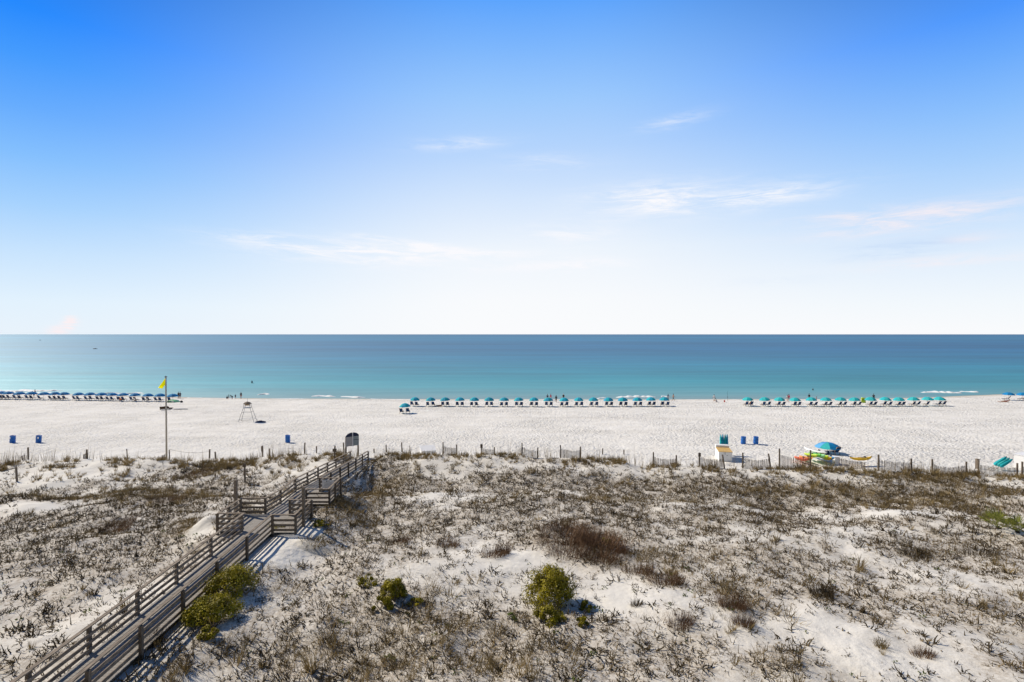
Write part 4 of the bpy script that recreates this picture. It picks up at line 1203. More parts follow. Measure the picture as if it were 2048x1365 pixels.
def person(loc, rz, label, pose='stand', H=1.72, skin='skin', top='black_c', bottom='black_c', hair='hair', cat='person', group=None, shirtless=False, hat=None):
    k = H / 1.72
    J = {}
    lean = {'stand': .02, 'walk': .06, 'bend': 1.15, 'squat': .55, 'sit': -.25, 'lie': -1.35, 'recline': -.55, 'wade': .03}[pose]
    hipz = {'stand': .93, 'walk': .91, 'bend': .90, 'squat': .30, 'sit': .14, 'lie': .16, 'recline': .47, 'wade': .93}[pose]
    pel = Vector((0, 0, hipz))
    def torso(x, z, y=0.0): return pel + rot_x(Vector((x, y, z)), -lean)
    J['pel'] = pel; J['waist'] = torso(0, .17); J['chest'] = torso(0, .36); J['neck'] = torso(0, .53)
    hl = -lean * .55
    def head(y, z): return J['neck'] + rot_x(Vector((0, y, z)), hl - 0.0) if pose not in ('bend',) else J['neck'] + rot_x(Vector((0, y, z)), -lean * .8)
    J['jaw'] = head(.03, .08); J['face'] = head(.025, .15); J['crown'] = head(-.01, .235); J['nose'] = head(.115, .13)
    for s, sn in ((-1, 'l'), (1, 'r')):
        sh = torso(s * .175, .46); J['sh' + sn] = sh
        sw = {'stand': (.05, .10), 'walk': (s * .45, s * .45 + .2), 'bend': (.0, .1), 'squat': (.75, 1.1), 'sit': (-.5, -.4), 'lie': (-.15, -.2), 'recline': (.6, .9), 'wade': (.25, .9)}[pose]
        def dn(a, L, out): return Vector((s * out * L, math.sin(a) * L, -math.cos(a) * L))
        if pose == 'lie': e = sh + Vector((s * .10, .26, -.03)); w = e + Vector((s * .02, .24, .0))
        else: e = sh + dn(sw[0], .29, .22); w = e + dn(sw[1], .25, .06)
        J['el' + sn] = e; J['wr' + sn] = w
        hp = pel + Vector((s * .09, 0, -.03)); J['hp' + sn] = hp
        if pose in ('stand', 'wade', 'bend'): kn = hp + Vector((s * .03, .02, -.42)); an = kn + Vector((s * .01, -.03, -.42))
        elif pose == 'walk': kn = hp + Vector((s * .01, .20 * -s + .05, -.40)); an = kn + Vector((0, -.20 * s - .10, -.38 + (.05 if s > 0 else 0)))
        elif pose == 'squat': kn = hp + Vector((s * .10, .36, .16)); an = Vector((s * .16, .14, .07))
        elif pose == 'sit': kn = hp + Vector((s * .06, .36, .22)); an = kn + Vector((0, .30, -.28))
        elif pose == 'lie': kn = hp + Vector((s * .04, .42, .10 if s > 0 else .0)); an = kn + Vector((0, .42, -.10 if s > 0 else .0))
        else: kn = hp + Vector((s * .05, .44, .05)); an = kn + Vector((0, .40, -.12))
        J['kn' + sn] = kn; J['an' + sn] = an
        up = pose in ('sit', 'lie', 'recline')
        J['toe' + sn] = an + (Vector((s * .03, .08, .13)) if up else Vector((s * .03, .17, -.03)))
    names = ['pel', 'waist', 'chest', 'neck', 'jaw', 'face', 'crown']
    rad = {'pel': (.15, .11), 'waist': (.125, .09), 'chest': (.155, .105), 'neck': (.052, .052), 'jaw': (.062, .07), 'face': (.078, .092), 'crown': (.062, .07)}
    V = []; Rr = []; E = []; idx = {}
    def addv(nm, p, r):
        idx[nm] = len(V); V.append(p * k); Rr.append(tuple(x * k for x in (r if hasattr(r, '__len__') else (r, r)))); return idx[nm]
    for n_ in names: addv(n_, J[n_], rad[n_])
    for a, b in zip(names, names[1:]): E.append((idx[a], idx[b]))
    addv('nose', J['nose'], .014); E.append((idx['face'], idx['nose']))
    for sn in 'lr':
        s = -1 if sn == 'l' else 1
        for nm, r, par in (('sh', .056, 'chest'), ('el', .040, 'sh' + sn), ('wr', .026, 'el' + sn)):
            addv(nm + sn, J[nm + sn], r); E.append((idx[par if par in idx else par], idx[nm + sn]))
        d = (J['wr' + sn] - J['el' + sn]).normalized()
        side = Vector((0, 1, 0)) if abs(d.y) < .8 else Vector((1, 0, 0))
        palm = J['wr' + sn] + d * .075; addv('pa' + sn, palm, (.034, .018)); E.append((idx['wr' + sn], idx['pa' + sn]))
        for f in range(5):
            if f == 4: base = J['wr' + sn] + d * .04 + side * .02; tip = base + side * .05 + d * .03; pi = 'wr' + sn
            else: tip = palm + side * (.030 - .018 * f) + d * (.065, .078, .070, .052)[f]; pi = 'pa' + sn
            addv(f'f{f}{sn}', tip, .009); E.append((idx[pi], idx[f'f{f}{sn}']))
        for nm, r, par in (('hp', .092, 'pel'), ('kn', .058, 'hp' + sn), ('an', .036, 'kn' + sn), ('toe', (.045, .025), 'an' + sn)):
            addv(nm + sn, J[nm + sn], r); E.append((idx[par], idx[nm + sn]))
    t = thing('person', loc, label, cat, group, rz=rz)
    link_mesh('body', skin_mesh('body', V, E, Rr, 0), t, M[skin], True)
    # hair as a cap
    hc = (J['face'] + J['crown']) * .5 * k; ax = (J['crown'] - J['jaw']).normalized()
    fwd = (J['nose'] - J['face']).normalized()
    b = MB(); n = 12; vs = []; fs = []
    rt = ax.cross(fwd).normalized()
    for i in range(6):
        th = PI * .62 * i / 5
        for j in range(n):
            ph = 2 * PI * j / n
            front = max(0, math.cos(ph))
            th2 = th * (1 - .38 * front)
            vs.append(hc + (ax * math.cos(th2) * .115 + (fwd * math.cos(ph) * .108 + rt * math.sin(ph) * .094) * math.sin(th2)) * k)
    for i in range(5):
        for j in range(n): j2 = (j + 1) % n; fs.append((i * n + j, i * n + j2, (i + 1) * n + j2, (i + 1) * n + j))
    b.add(vs, fs); o = b.build('hair' if not hat else 'hat', M[hat or hair], t, smooth=True)
    mo = o.modifiers.new('Solidify', 'SOLIDIFY'); mo.thickness = .012
    g = .016 * k
    def grow(r): return tuple(x * k + g for x in (r if hasattr(r, '__len__') else (r, r)))
    if not shirtless:
        vs = [J['pel'] + (J['waist'] - J['pel']) * .25, J['waist'], J['chest'], J['neck'] + (J['chest'] - J['neck']) * .25]; rr = [(.15, .112), (.13, .095), (.16, .108), (.075, .07)]; ee = [(0, 1), (1, 2), (2, 3)]
        for sn in 'lr':
            b0 = len(vs); vs += [J['sh' + sn], J['sh' + sn].lerp(J['el' + sn], .7)]; rr += [.058, .052]; ee += [(2, b0), (b0, b0 + 1)]
        link_mesh('shirt', skin_mesh('shirt', [v * k for v in vs], ee, [grow(r) for r in rr], 1), t, M[top], True)
    vs = [J['pel'] + (J['waist'] - J['pel']) * .3, J['pel']]; rr = [(.142, .108), (.152, .115)]; ee = [(0, 1)]
    for sn in 'lr':
        b0 = len(vs); vs += [J['hp' + sn], J['hp' + sn].lerp(J['kn' + sn], .75)]; rr += [.096, .078]; ee += [(1, b0), (b0, b0 + 1)]
    link_mesh('shorts', skin_mesh('shorts', [v * k for v in vs], ee, [grow(r) for r in rr], 1), t, M[bottom], True)
    return t

def P_at(px, by):
    return at(px, by)
def water_at(px, py, depth):
    d = ray(px, py); D = CAM_Z / (-d.z) * d.y
    return Vector((d.x / d.y * D, D, -depth))

person(P_at(68, 794), 1.2, 'person in dark clothes stooping at the foam line behind the blue umbrellas', 'bend', 1.8, 'skin_d', 'black_c', 'black_c')
person(P_at(70.5, 793), 2.0, 'person in dark rust swimwear standing over the stooping one at the foam line', 'walk', 1.75, 'skin_d', 'rust_c', 'black_c')
person(P_at(357, 798), 2.9, 'person in black, left of the close pair standing at the water', 'stand', 1.75, 'skin_d', 'black_c', 'navy_c')
person(P_at(360.3, 798), 3.3, 'person in navy, right of the close pair standing at the water', 'stand', 1.72, 'skin', 'navy_c', 'navy_c')
person(P_at(454, 799), .4, 'small person crouching at the left of the group digging by the water', 'squat', 1.45, 'skin_d', 'black_c', 'navy_c')
person(P_at(457.5, 798), -.5, 'child standing behind the crouching one in the group by the water', 'stand', 1.1, 'skin', 'teal_c', 'navy_c')
person(P_at(464.5, 799), 1.4, 'person in black bending down to the sand in the group by the water', 'bend', 1.45, 'skin_d', 'black_c', 'black_c')
person(P_at(470.8, 798), .9, 'small child standing at the right end of the group by the water', 'stand', 1.15, 'skin', 'navy_c', 'navy_c')
person(P_at(482, 798), .1, 'person in a black top and rust shorts facing the sea above the lifeguard stand', 'stand', 1.7, 'skin', 'black_c', 'rust_c')
person(water_at(504, 767.5, .75), .2, 'dark bather standing waist deep in the sea above the group by the water', 'wade', 1.78, 'skin_d', 'black_c', 'black_c')
person(P_at(1095, 803), .2, 'person in dark shirt half hidden behind the tenth umbrella of the middle row', 'stand', 1.7, 'skin', 'navy_c', 'black_c')
person(P_at(1101.5, 802), .6, 'person in a pink top beside the dark shirted one behind the tenth umbrella', 'stand', 1.65, 'skin', 'pink_c', 'grey_c')
person(P_at(1112.3, 805), 3.0, 'person in black shorts and vest walking between two umbrellas of the middle row', 'walk', 1.72, 'skin_d', 'black_c', 'black_c')
person(P_at(1127, 803), .3, 'tall person in black with a pale hat behind the eleventh umbrella of the middle row', 'stand', 1.85, 'skin', 'black_c', 'black_c', hat='grey_c')
person(P_at(1336, 802), -1.2, 'person in dark blue walking at the right end of the middle row of umbrellas', 'walk', 1.68, 'skin_d', 'navy_c', 'navy_c')
person(P_at(1346.5, 802.5), -1.3, 'bare chested person in dark shorts walking behind the one in dark blue', 'walk', 1.8, 'skin', 'navy_c', 'black_c', shirtless=True)
person(P_at(1428, 803.5), -.9, 'person in pale grey clothes standing on the open shore by the fishing rod', 'walk', 1.75, 'skin', 'grey_c', 'grey_c')
person(P_at(1434, 805.3), 1.2, 'person in grey crouching at the feet of the pale grey standing one', 'squat', 1.6, 'skin', 'grey_c', 'navy_c')
person(P_at(1577.8, 803.5), .1, 'person in a bright pink shirt standing at the water behind the right hand row', 'stand', 1.78, 'skin', 'pink_c', 'grey_c')
person(P_at(1574.6, 803.5), .2, 'person in white close on the left of the bright pink shirt', 'stand', 1.62, 'skin', 'white_c', 'white_c')
person(P_at(1618.3, 801), -.4, 'person in black in the shallows behind the fifth umbrella of the right hand row', 'stand', 1.65, 'skin_d', 'black_c', 'black_c')
person(P_at(1633, 803), .9, 'small child in rust trunks behind the fifth umbrella of the right hand row', 'stand', 1.15, 'skin', 'rust_c', 'rust_c')
person(water_at(1626, 781, 1.15), .3, 'bather with only head and chest above the sea beyond the right hand row', 'wade', 1.75, 'skin', 'navy_c', 'navy_c')
person(P_at(1747.3, 803), -.6, 'person in black standing in the shallows behind the ninth umbrella of the right hand row', 'stand', 1.8, 'skin_d', 'black_c', 'black_c', hat='black_c')
# sitters
p = P_at(1501, 811.5); person((p.x, p.y + .1, p.z - .08), .1, 'person in orange sitting under the first umbrella of the right hand row', 'recline', 1.7, 'skin', 'orange_c', 'navy_c')
p = P_at(876, 813); 
t = thing('beach_towel', p + Vector((0, 0, .02)), 'tan towel spread on the sand between the second and third umbrella of the middle row', 'towel', rz=R(75))
b = MB(); b.box((0, 0, .015), (.95, 1.9, .03)); b.build('cloth', M['towel'], t)
person(p + Vector((.4, 0, .0)), R(80), 'sunbather lying on the tan towel between two teal umbrellas', 'lie', 1.65, 'skin_d', 'rust_c', 'rust_c')
for px, by, sk, c1, lab in ((240.5, 804, 'skin_d', 'orange_c', 'person in orange sitting under the twelfth blue umbrella of the left row'), (268.5, 804.5, 'skin', 'white_c', 'person in cream sitting under the thirteenth blue umbrella of the left row'), (293.5, 804.5, 'skin', 'white_c', 'person in cream sitting under the fourteenth blue umbrella of the left row')):
    p = P_at(px, by); person((p.x, p.y + .2, p.z - .06), random.uniform(-.1, .1), lab, 'recline', 1.7, sk, c1, 'navy_c')
p = P_at(2012, 804.5); person((p.x, p.y, p.z + .02), R(70), 'sunbather lying beside the dark blue umbrella at the right edge', 'lie', 1.75, 'skin', 'rust_c', 'rust_c')
t = thing('beach_towel', p + Vector((-.5, .15, .02)), 'tan towel under the sunbather by the dark blue umbrella at the right edge', 'towel', rz=R(70))
b = MB(); b.box((0, 0, .015), (.95, 1.9, .03)); b.build('cloth', M['towel'], t)
# bucket and rod
p = P_at(1449, 805); t = thing('bucket', p, 'small red bucket on the shore left of the fishing rod', 'bucket')
b = MB(); b.lathe([(.14, 0), (.19, .38), (.20, .40), (.17, .38), (.13, .05)], 14); b.build('pail', M['red_p'], t, smooth=True)
b = MB(); b.tube([(math.cos(a) * .19, 0, .38 + .18 * math.sin(a)) for a in np.linspace(0, PI, 9)], .012, 5); b.build('handle', M['metal'], t)
p = P_at(1455.2, 803); t = thing('fishing_rod', p, 'thin fishing rod standing upright in the wet sand', 'fishing rod', ry=-.03)
b = MB(); b.tube([(0, 0, -.2), (0, 0, 1.2), (.02, .05, 2.5)], [.03, .022, .01], 6); b.build('blank', M['black_c'], t)
b = MB(); b.lathe([(.03, .0), (.035, .9), (.03, .95)], 8); b.build('sand_spike', M['metal'], t); b = MB(); b.lathe([(.06, .95), (.06, 1.05)], 8, (.06, 0, 0)); b.build('reel', M['black_c'], t)

# ------------------------------------------------------------------ vegetation
def strands(rg, n, L, spread, r, segs=4, sides=3, curl=.4, base_r=.05, up=.3, side_twigs=0):
    """curved tapering strands growing from a base -> verts, quads"""
    V = []; Q = []
    def strand(p, d, Ln, r0, segs):
        nonlocal V, Q
        pts = [np.array(p)]; d = np.array(d) / np.linalg.norm(d)
        for s in range(segs):
            d = d + rg.normal(0, curl, 3) * .5 + np.array([0, 0, up * .25]); d /= np.linalg.norm(d)
            pts.append(pts[-1] + d * Ln / segs)
        rings = []
        for i, q in enumerate(pts):
            dd = pts[min(i + 1, segs)] - pts[max(i - 1, 0)]; dd = dd / (np.linalg.norm(dd) + 1e-9)
            x = np.cross(dd, [.31, .2, .93]); x /= np.linalg.norm(x) + 1e-9; y = np.cross(dd, x)
            rr = r0 * (1 - .75 * i / segs)
            ring = []
            for k in range(sides):
                a = 2 * PI * k / sides
                ring.append(len(V)); V.append(q + rr * (x * math.cos(a) + y * math.sin(a)))
            rings.append(ring)
        for a, b in zip(rings, rings[1:]):
            for k in range(sides if sides > 2 else 1):
                k2 = (k + 1) % sides; Q.append((a[k], a[k2], b[k2], b[k]))
        return pts
    for i in range(n):
        a = rg.uniform(0, 2 * PI); b_ = base_r * math.sqrt(rg.uniform())
        tilt = spread * rg.uniform(.25, 1.0)
        d = [math.cos(a) * math.sin(tilt), math.sin(a) * math.sin(tilt), math.cos(tilt)]
        Ln = L * rg.uniform(.5, 1.1)
        pts = strand([math.cos(a) * b_, math.sin(a) * b_, -.03], d, Ln, r * rg.uniform(.7, 1.2), segs)
        for k in range(side_twigs):
            j = rg.integers(1, segs + 1); q = pts[j - 1] + (pts[j] - pts[j - 1]) * rg.uniform()
            dd = (pts[j] - pts[j - 1]); dd = dd / np.linalg.norm(dd) + rg.normal(0, .7, 3)
            strand(q, dd, Ln * rg.uniform(.2, .4), r * .5, 2)
    return np.array(V), np.array(Q)

def leaves(rg, n, rx, ry, rz_, size, clumps=14):
    """leaf faces gathered in clumps over an uneven dome"""
    V = []; Q = []
    cs = []
    for i in range(clumps):
        a = rg.uniform(0, 2 * PI); q = math.sqrt(rg.uniform(.02, 1)) ; z = math.sqrt(max(0, 1 - q * q)) * rg.uniform(.55, 1.05)
        cs.append((math.cos(a) * q * rx, math.sin(a) * q * ry, z * rz_, rg.uniform(.14, .34)))
    for i in range(n):
        c = cs[rg.integers(len(cs))]
        v = rg.normal(0, 1, 3); v /= np.linalg.norm(v); v *= rg.uniform(.55, 1.0) ** .5
        sc = c[3]
        sc = sc * (1 + .5 * max(0, rg.normal(0, .5)))
        p = np.array([c[0] + v[0] * sc * rx * 1.2, c[1] + v[1] * sc * ry * 1.2, max(.02, c[2] * .95 + v[2] * sc * rz_)])
        nrm = v * .7 + rg.normal(0, .5, 3) + np.array([0, 0, .4]); nrm /= np.linalg.norm(nrm)
        x = np.cross(nrm, rg.normal(0, 1, 3)); x /= np.linalg.norm(x); y = np.cross(nrm, x)
        s = size * rg.uniform(.6, 1.3); o = len(V)
        V += [p - x * s, p + y * s * .45, p + x * s, p - y * s * .45]; Q.append((o, o + 1, o + 2, o + 3))
    return np.array(V), np.array(Q)

def scatter(protos, pts, scl, name, material, label, cat, leanv=None):
    """many plants nobody could count, one object"""
    Vs = []; Qs = []; off = 0
    for (x, y, z), s in zip(pts, scl):
        V, Q = protos[RNG.integers(len(protos))]
        a = RNG.uniform(0, 2 * PI); c, sn = math.cos(a) * s, math.sin(a) * s
        W = np.empty_like(V)
        W[:, 0] = V[:, 0] * c - V[:, 1] * sn + x; W[:, 1] = V[:, 0] * sn + V[:, 1] * c + y; W[:, 2] = V[:, 2] * s * RNG.uniform(.8, 1.2) + z
        if leanv is not None:
            W[:, 0] += leanv[0] * V[:, 2] * s; W[:, 1] += leanv[1] * V[:, 2] * s
        Vs.append(W); Qs.append(Q + off); off += len(V)
    o = bpy.data.objects.new(name, np_mesh(name, np.concatenate(Vs), np.concatenate(Qs), material)); COL.objects.link(o)
    tag(o, label, cat, kind='stuff'); return o

def pick(n, wfun, ylo=13.0, yhi=57.0):
    """random ground points, kept with probability wfun"""
    y = RNG.uniform(ylo ** 2, yhi ** 2, n) ** .5
    x = RNG.uniform(-1.12, 1.12, n) * (y + 2)
    w = wfun(x, y); k = RNG.uniform(0, 1, n) < w
    x = x[k]; y = y[k]
    return np.stack([x, y, hgt(x, y)], 1)

rg = np.random.default_rng(5)
T_NEAR = [strands(rg, rg.integers(3, 9), rg.uniform(.20, .36), rg.uniform(1.1, 1.55), .024, 4, 3, .85, .13, .06, 2) for _ in range(14)]
T_FAR = [strands(rg, rg.integers(4, 9), rg.uniform(.28, .42), rg.uniform(1.1, 1.5), .029, 3, 3, .7, .14, .08, 1) for _ in range(10)]
T_FLAT = [strands(rg, rg.integers(5, 9), .24, 1.45, .017, 3, 3, .6, .16, .02, 2) for _ in range(10)]
G_TUFT = [strands(rg, 30, .55, .75, .013, 3, 2, .22, .12, -.05) for _ in range(8)]
G_OATS = [strands(rg, 3, 1.2, .16, .013, 4, 3, .10, .12, .0) for _ in range(8)]
SPR = [leaves(rg, 16, .13, .13, .10, .045, 4) for _ in range(6)]

AREA = 2 * 1.12 * (57.0 ** 2 - 13.0 ** 2) / 2 + 4.5 * 44
# a) shrubs that can be told apart as plants: dead grey ones, the 220 nearest the camera and on open sand
n0 = int(AREA * 6.5)
pts = pick(n0, lambda x, y: np.clip(dens(x, y) * .92 + .02, 0, 1))
t_ = pts[:, 1] - crest_y(pts[:, 0]); pts = pts[t_ < .5]
scl = np.minimum(np.exp(RNG.normal(-.25, .42, len(pts))), 1.4) * np.clip(.85 + .25 * vnoise(pts[:, 0] / 4, pts[:, 1] / 4, 77), .6, 1.3)
inf = np.abs(pts[:, 0]) < pts[:, 1] * .99
app = np.where(inf & (pts[:, 1] > 18.2), scl / pts[:, 1] * (1.25 - np.clip(dens(pts[:, 0], pts[:, 1]), 0, 1)), 0)
big = np.argsort(-app)[:220]
rest = np.ones(len(pts), bool); rest[big] = False
TM = [np_mesh('branches', V, Q, M['twig']) for V, Q in T_NEAR]
for i in big:
    o = bpy.data.objects.new('dead_shrub', TM[RNG.integers(len(TM))]); COL.objects.link(o)
    s = float(scl[i]) * 1.12; o.location = pts[i] + np.array([0, 0, -.02]); o.rotation_euler = (RNG.uniform(-.2, .2), RNG.uniform(-.2, .2), RNG.uniform(0, 6.28)); o.scale = (s, s, s)
    tag(o, 'leafless grey twisted shrub standing in the pale sand of the nearer dunes', 'shrub', 'dead shrubs dotted over the nearer dunes')
near = rest & (pts[:, 1] < 33); far = rest & (pts[:, 1] >= 33)
scatter(T_NEAR, pts[near], scl[near], 'dead_scrub', M['twig'], 'dense cover of small dead grey twigs over the near dunes', 'scrub')
scatter(T_FAR, pts[far], scl[far], 'dead_scrub', M['twig'], 'dense cover of small dead grey twigs over the farther dunes', 'scrub')
# b) fine litter of fallen twigs
pl = pick(int(AREA * 8), lambda x, y: np.clip(dens(x, y) * .95 - .15, 0, 1)); pl = pl[pl[:, 1] - crest_y(pl[:, 0]) < .3]
scatter(T_FLAT, pl, np.exp(RNG.normal(0, .3, len(pl))), 'fallen_twigs', M['litter_twig'], 'fallen twigs lying over the sand of the dunes', 'twigs')
# c) brown grass on the crest and in tufts through the dunes
def wcrest(x, y):
    t = y - crest_y(x)
    n = vnoise(x / 2.2, y / 1.6, 81) * .7 + vnoise(x / .8, y / .8, 82) * .3
    a = np.exp(-((t - .2) / 1.5) ** 2) * sstep(.33, .55, n) * 1.9
    b_ = .22 * sstep(.55, .75, vnoise(x / 3.1, y / 3.1, 83)) * sstep(.5, .8, vnoise(x / .9, y / .9, 84)) * (t < 1)
    c = .10 * np.exp(-((t + 4.5) / 2.2) ** 2)
    left = np.where(x < -17, 1.25, .85)
    return np.clip((a * left + b_ + c) * sstep(.95, 1.3, np.abs(bw_q(x, y))), 0, 1)
pg = pick(int(AREA * 7), wcrest, yhi=59)
scatter(G_TUFT, pg, np.exp(RNG.normal(-.25, .3, len(pg))), 'dune_grass', M['drygrass'], 'dry brown dune grass in tufts along the crest and through the scrub', 'grass')
# brown patches low in the picture
BR = [patch(*a) for a in [(820, 1290, 190, 70, 1), (1000, 1310, 120, 40, .5), (600, 1290, 90, 40, .6), (1880, 1005, 170, 12, 1), (1650, 985, 180, 10, .7), (1860, 960, 60, 20, .6), (1330, 1120, 90, 30, .6), (300, 985, 90, 20, .6), (690, 1010, 50, 30, .8), (760, 985, 50, 25, .5), (350, 1330, 70, 60, .6), (540, 1180, 40, 30, .4), (1560, 1330, 70, 30, .4), (1480, 1190, 70, 40, .4), (880, 1210, 60, 40, .4), (250, 992, 240, 5, .8), (1250, 1000, 200, 8, .5)]]
def wbrown(x, y):
    d = 0 * x
    for px, py, rx, ry, w in BR: d = d + 2.0 * w * np.exp(-((x - px) / rx) ** 2 - ((y - py) / ry) ** 2)
    return np.clip(d * (.3 + 1.0 * vnoise(x / 1.1, y / 1.1, 85)) * sstep(.95, 1.3, np.abs(bw_q(x, y))), 0, 1) * (y < crest_y(x))
G_LOW = [strands(rg, 22, .36, 1.1, .010, 3, 2, .35, .2, .0) for _ in range(8)]
pb = pick(int(AREA * 9), wbrown)
scatter(G_LOW, pb, np.exp(RNG.normal(-.1, .3, len(pb))), 'dune_grass', M['drygrass'], 'matted brown dead grass in the hollows of the dunes', 'grass')
# d) sea oats
def woats(x, y):
    t = y - crest_y(x)
    return np.exp(-((t - 1.8) / 1.7) ** 2) * np.clip(.12 + .9 * sstep(.45, .75, vnoise(x / 3.5, y / 5, 87)), 0, 1) * np.where(x < -17, 1.0, .55)
po = pick(int(AREA * 2.6), woats, ylo=44, yhi=61)
scatter(G_OATS, po, np.exp(RNG.normal(-.05, .2, len(po))), 'sea_oats', M['oats'], 'thin upright sea oat stalks along the seaward side of the dune', 'sea oats')
# e) green sprouts
ps = pick(int(AREA * 1.2), lambda x, y: np.clip(.10 * (y < 34) + .3 * np.exp(-((x + 22) / 7) ** 2 - ((y - 23) / 5) ** 2) + .25 * np.exp(-((x + 2) / 9) ** 2 - ((y - 20) / 3) ** 2), 0, 1) * sstep(1.0, 1.4, np.abs(bw_q(x, y))))
scatter(SPR, ps, np.exp(RNG.normal(0, .35, len(ps))), 'sprouts', M['sprout'], 'tiny green plants sprouting among the dead scrub', 'sprouts')

# f) bushes and shrubs one can point to
def green_bush(px, by, wpx, hm, label, dp=1.0, n=2600, leaf=.050, rot=0.0):
    p = at(px, by); w = wpx * pxm(p.y) / 2
    t = thing('green_bush', p, label, 'bush', 'green bushes on the near dunes', rz=rot)
    r_ = np.random.default_rng(int(px)); n = int(n * 2.0)
    V, Q = leaves(r_, n, w, w * dp, hm, leaf, max(10, int(n / 170)))
    me = np_mesh('foliage', V, Q, M['leaf']); link_mesh('foliage', me, t)
    V, Q = strands(r_, 16, hm * 1.1, 1.0, .016, 4, 4, .3, w * .5, .1, 2)
    link_mesh('branches', np_mesh('branches', V, Q, M['branch']), t)
green_bush(462, 1180, 84, 1.05, 'dense yellow green bush pressed against the right railing of the boardwalk, its taller upper part', 1.1, 3400)
green_bush(424, 1232, 88, .75, 'broad dark green bush spreading below the taller one along the boardwalk', 1.0, 3600)
green_bush(415, 1272, 40, .35, 'low yellow green bush at the foot of the pair beside the boardwalk', .7, 900)
green_bush(1100, 1205, 88, 1.55, 'largest yellow green bush in the middle foreground, standing alone', .9, 5600, rot=.3)
green_bush(1096, 1243, 56, .55, 'low skirt of leaves spilling from the foot of the largest bush', .8, 1300)
green_bush(785, 1196, 46, .85, 'upright olive bush left of the centre foreground', 1.0, 2200)
green_bush(764, 1217, 36, .5, 'low olive bush leaning out of the upright olive bush', .9, 900)
green_bush(733, 1172, 34, .55, 'sparse leggy bush just left of the upright olive bush', .8, 420)
green_bush(830, 1208, 34, .22, 'flat scatter of green leaves right of the upright olive bush', .7, 330)
green_bush(1163, 1250, 24, .28, 'small round green bush right of the largest bush', 1, 800)
green_bush(1172, 1218, 22, .35, 'thin brownish green bush between the largest bush and the bare sand', 1, 380)
green_bush(1212, 1088, 20, .35, 'small green sprig in front of the big brown thicket', 1, 260)
green_bush(640, 1052, 26, .30, 'small green bush by the sand pile below the right bay of the boardwalk', 1, 380)
green_bush(555, 1062, 40, .40, 'green weeds growing under the right bay of the boardwalk', .6, 420)

def brown_shrub(px, by, wpx, hm, label, n=260, m='brownshrub', nm='brown_shrub', r=.011, dp=.7, spread=.75):
    p = at(px, by); w = wpx * pxm(p.y) / 2
    r_ = np.random.default_rng(int(px * 3 + by))
    V, Q = strands(r_, n, hm, spread, r, 3, 2, .25, w, .1, 1)
    V[:, 1] *= dp
    # a ragged outline: clumps of different height
    V[:, 2] *= .55 + .8 * vnoise(V[:, 0] / (.35 * w + .1), V[:, 1] / (.35 * w + .1) + px, 4)
    x = V[:, 0] + p.x; y = V[:, 1] + p.y
    V[:, 2] += hgt(x, y, False) - h1(p.x, p.y)
    o = link_mesh(nm, np_mesh(nm, V, Q, M[m]), None); o.location = p
    tag(o, label, 'shrub', 'brown shrubs and grass clumps on the dunes')
brown_shrub(1130, 1082, 118, .85, 'large reddish brown thicket left half, above the largest green bush', 1900, dp=1.5, spread=1.0)
brown_shrub(1195, 1096, 104, .9, 'large reddish brown thicket right half, above the largest green bush', 1900, dp=1.5, spread=1.0)
brown_shrub(985, 1110, 52, .60, 'small rusty brown shrub in the centre, left of the large thicket', 380)
brown_shrub(1008, 1106, 26, .55, 'narrow rusty shrub touching the small rusty one on its right', 200)
brown_shrub(890, 1090, 60, .45, 'flat brown shrub between the boardwalk and the small rusty shrub', 320)
brown_shrub(800, 1085, 44, .45, 'thin brown shrub on the slope right of the boardwalk', 220)
brown_shrub(1330, 1165, 70, .60, 'brown shrub right of the largest green bush, above the open sand', 420)
brown_shrub(1275, 1145, 60, .55, 'brown shrub between the large thicket and the open sand', 340)
brown_shrub(1360, 1250, 50, .55, 'lone brown shrub low in the open sand right of the largest bush', 260)
brown_shrub(1465, 1215, 52, .70, 'tall reddish shrub standing on open sand in the right middle', 360)
brown_shrub(1485, 1248, 44, .50, 'lower reddish shrub below the tall one on open sand', 260)
brown_shrub(1640, 1188, 44, .50, 'dark spiky shrub alone right of centre', 320, 'twig')
brown_shrub(1825, 1108, 66, .50, 'wide dark shrub below the palmetto', 420, 'twig')
brown_shrub(1955, 1105, 80, .45, 'dark shrub patch under the palmetto', 420, 'twig')
brown_shrub(1845, 1312, 44, .38, 'low rusty clump in the white sand at the lower right', 220)
brown_shrub(1762, 1295, 22, .45, 'slim tan grass clump in the white sand at the lower right', 110, 'drygrass')
brown_shrub(437, 938, 62, .85, 'tall dark brown grass clump on the crest above the boardwalk platform', 520, 'drygrass', 'grass_clump', spread=.5)
brown_shrub(385, 950, 80, .60, 'dark brown shrub just left of the tall grass clump on the crest', 420)
brown_shrub(333, 1003, 66, .60, 'brown shrub in the middle of the left slope', 400)
brown_shrub(228, 1062, 60, .65, 'brown shrub lower on the left slope', 380)
brown_shrub(248, 1046, 44, .55, 'brown shrub behind the lower one on the left slope', 260)
brown_shrub(368, 1046, 46, .5, 'olive brown shrub left of the sand mound by the boardwalk', 260, 'drygrass')
brown_shrub(352, 1068, 70, .45, 'olive brown grass patch left of the boardwalk near the mound', 320, 'drygrass')
brown_shrub(585, 932, 50, .55, 'brown grass clump on the slope above the left railing', 260, 'drygrass', 'grass_clump')
brown_shrub(545, 955, 44, .55, 'brown grass clump just above the left platform railing', 240, 'drygrass', 'grass_clump')
brown_shrub(803, 915, 34, .75, 'dark grass clump on the hummock right of the boardwalk end', 260, 'drygrass', 'grass_clump', spread=.5)
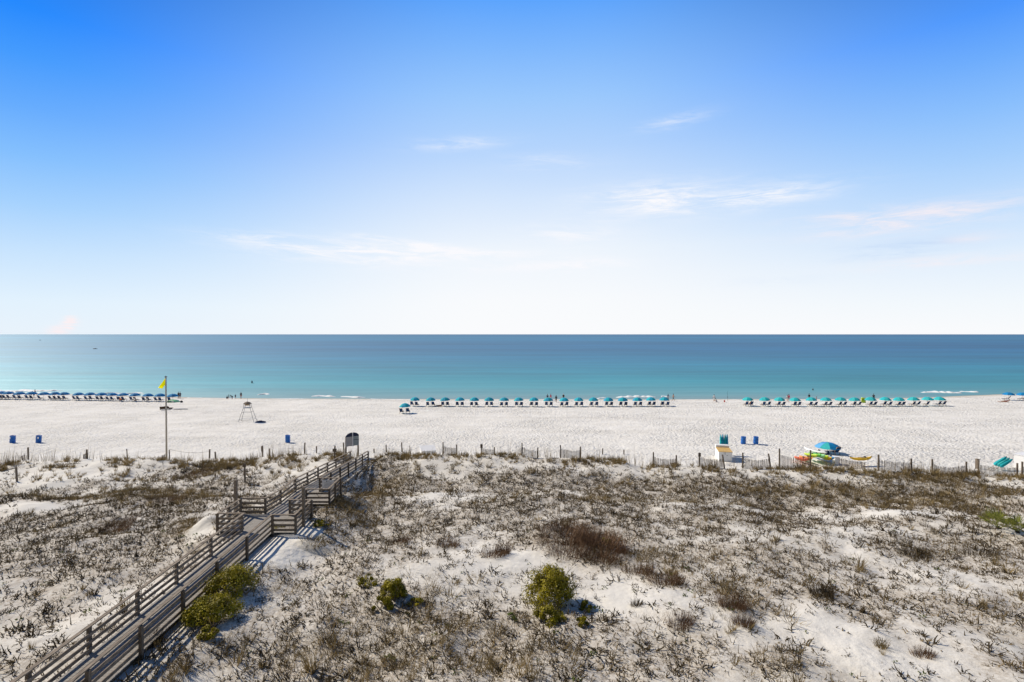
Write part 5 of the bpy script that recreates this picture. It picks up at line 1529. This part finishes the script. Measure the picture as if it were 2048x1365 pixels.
brown_shrub(690, 1012, 60, .55, 'brown grass patch below the right platform of the boardwalk', 380, 'drygrass', 'grass_clump')
brown_shrub(625, 1085, 50, .5, 'brown grass fringe on the sand pile right of the boardwalk', 260, 'drygrass', 'grass_clump')
brown_shrub(710, 1040, 90, .5, 'olive brown grass patch on the rise right of the platforms', 420, 'drygrass', 'grass_clump')
brown_shrub(1272, 1210, 24, .35, 'small grey shrub alone in the open sand right of the largest bush', 140, 'twig')
brown_shrub(300, 1290, 44, .7, 'dark shrub at the foot of a near post of the right railing', 300, 'twig')

# palmetto
def palmetto(px, by, label, n=14, R_=.75):
    p = at(px, by); t = thing('palmetto', p, label, 'palmetto', 'palmettos at the right edge')
    r_ = np.random.default_rng(int(px))
    b = MB(); b.tube([(0, 0, -.3), (.03, 0, .12)], [.14, .11], 8); b.build('trunk', M['branch'], t)
    for i in range(n):
        a = 2 * PI * i / n * 2.4 + r_.uniform(-.2, .2); tl = .2 + 1.15 * (i / n) ** .7
        d = Vector((math.cos(a) * math.sin(tl), math.sin(a) * math.sin(tl), math.cos(tl)))
        L = R_ * r_.uniform(.45, .8); hub = Vector((0, 0, .08)) + d * L
        b = MB(); b.tube([(0, 0, .06), hub], .014, 5)
        x = d.cross(Vector((0, 0, 1))); x = x.normalized() if x.length > .01 else Vector((1, 0, 0)); y = x.cross(d)
        for k in range(11):
            f = -1.1 + 2.2 * k / 10 + r_.uniform(-.05, .05)
            e = (d * math.cos(f) + x * math.sin(f) + y * r_.uniform(-.05, .3)).normalized(); ll = .75 * R_ * r_.uniform(.8, 1.15) * (1.1 - .25 * abs(f))
            s = e.cross(y + x * .3).normalized() * .026
            b.add([hub - s * .3, hub + e * ll * .45 + s, hub + e * ll + Vector((0, 0, -.05)), hub + e * ll * .45 - s], [(0, 1, 2, 3)])
        b.build('frond', M['palm'], t)
palmetto(1995, 1058, 'larger spiky green palmetto on the right slope', 15, 1.0)
palmetto(2034, 1066, 'smaller spiky green palmetto at the right edge beside the larger one', 12, .8)
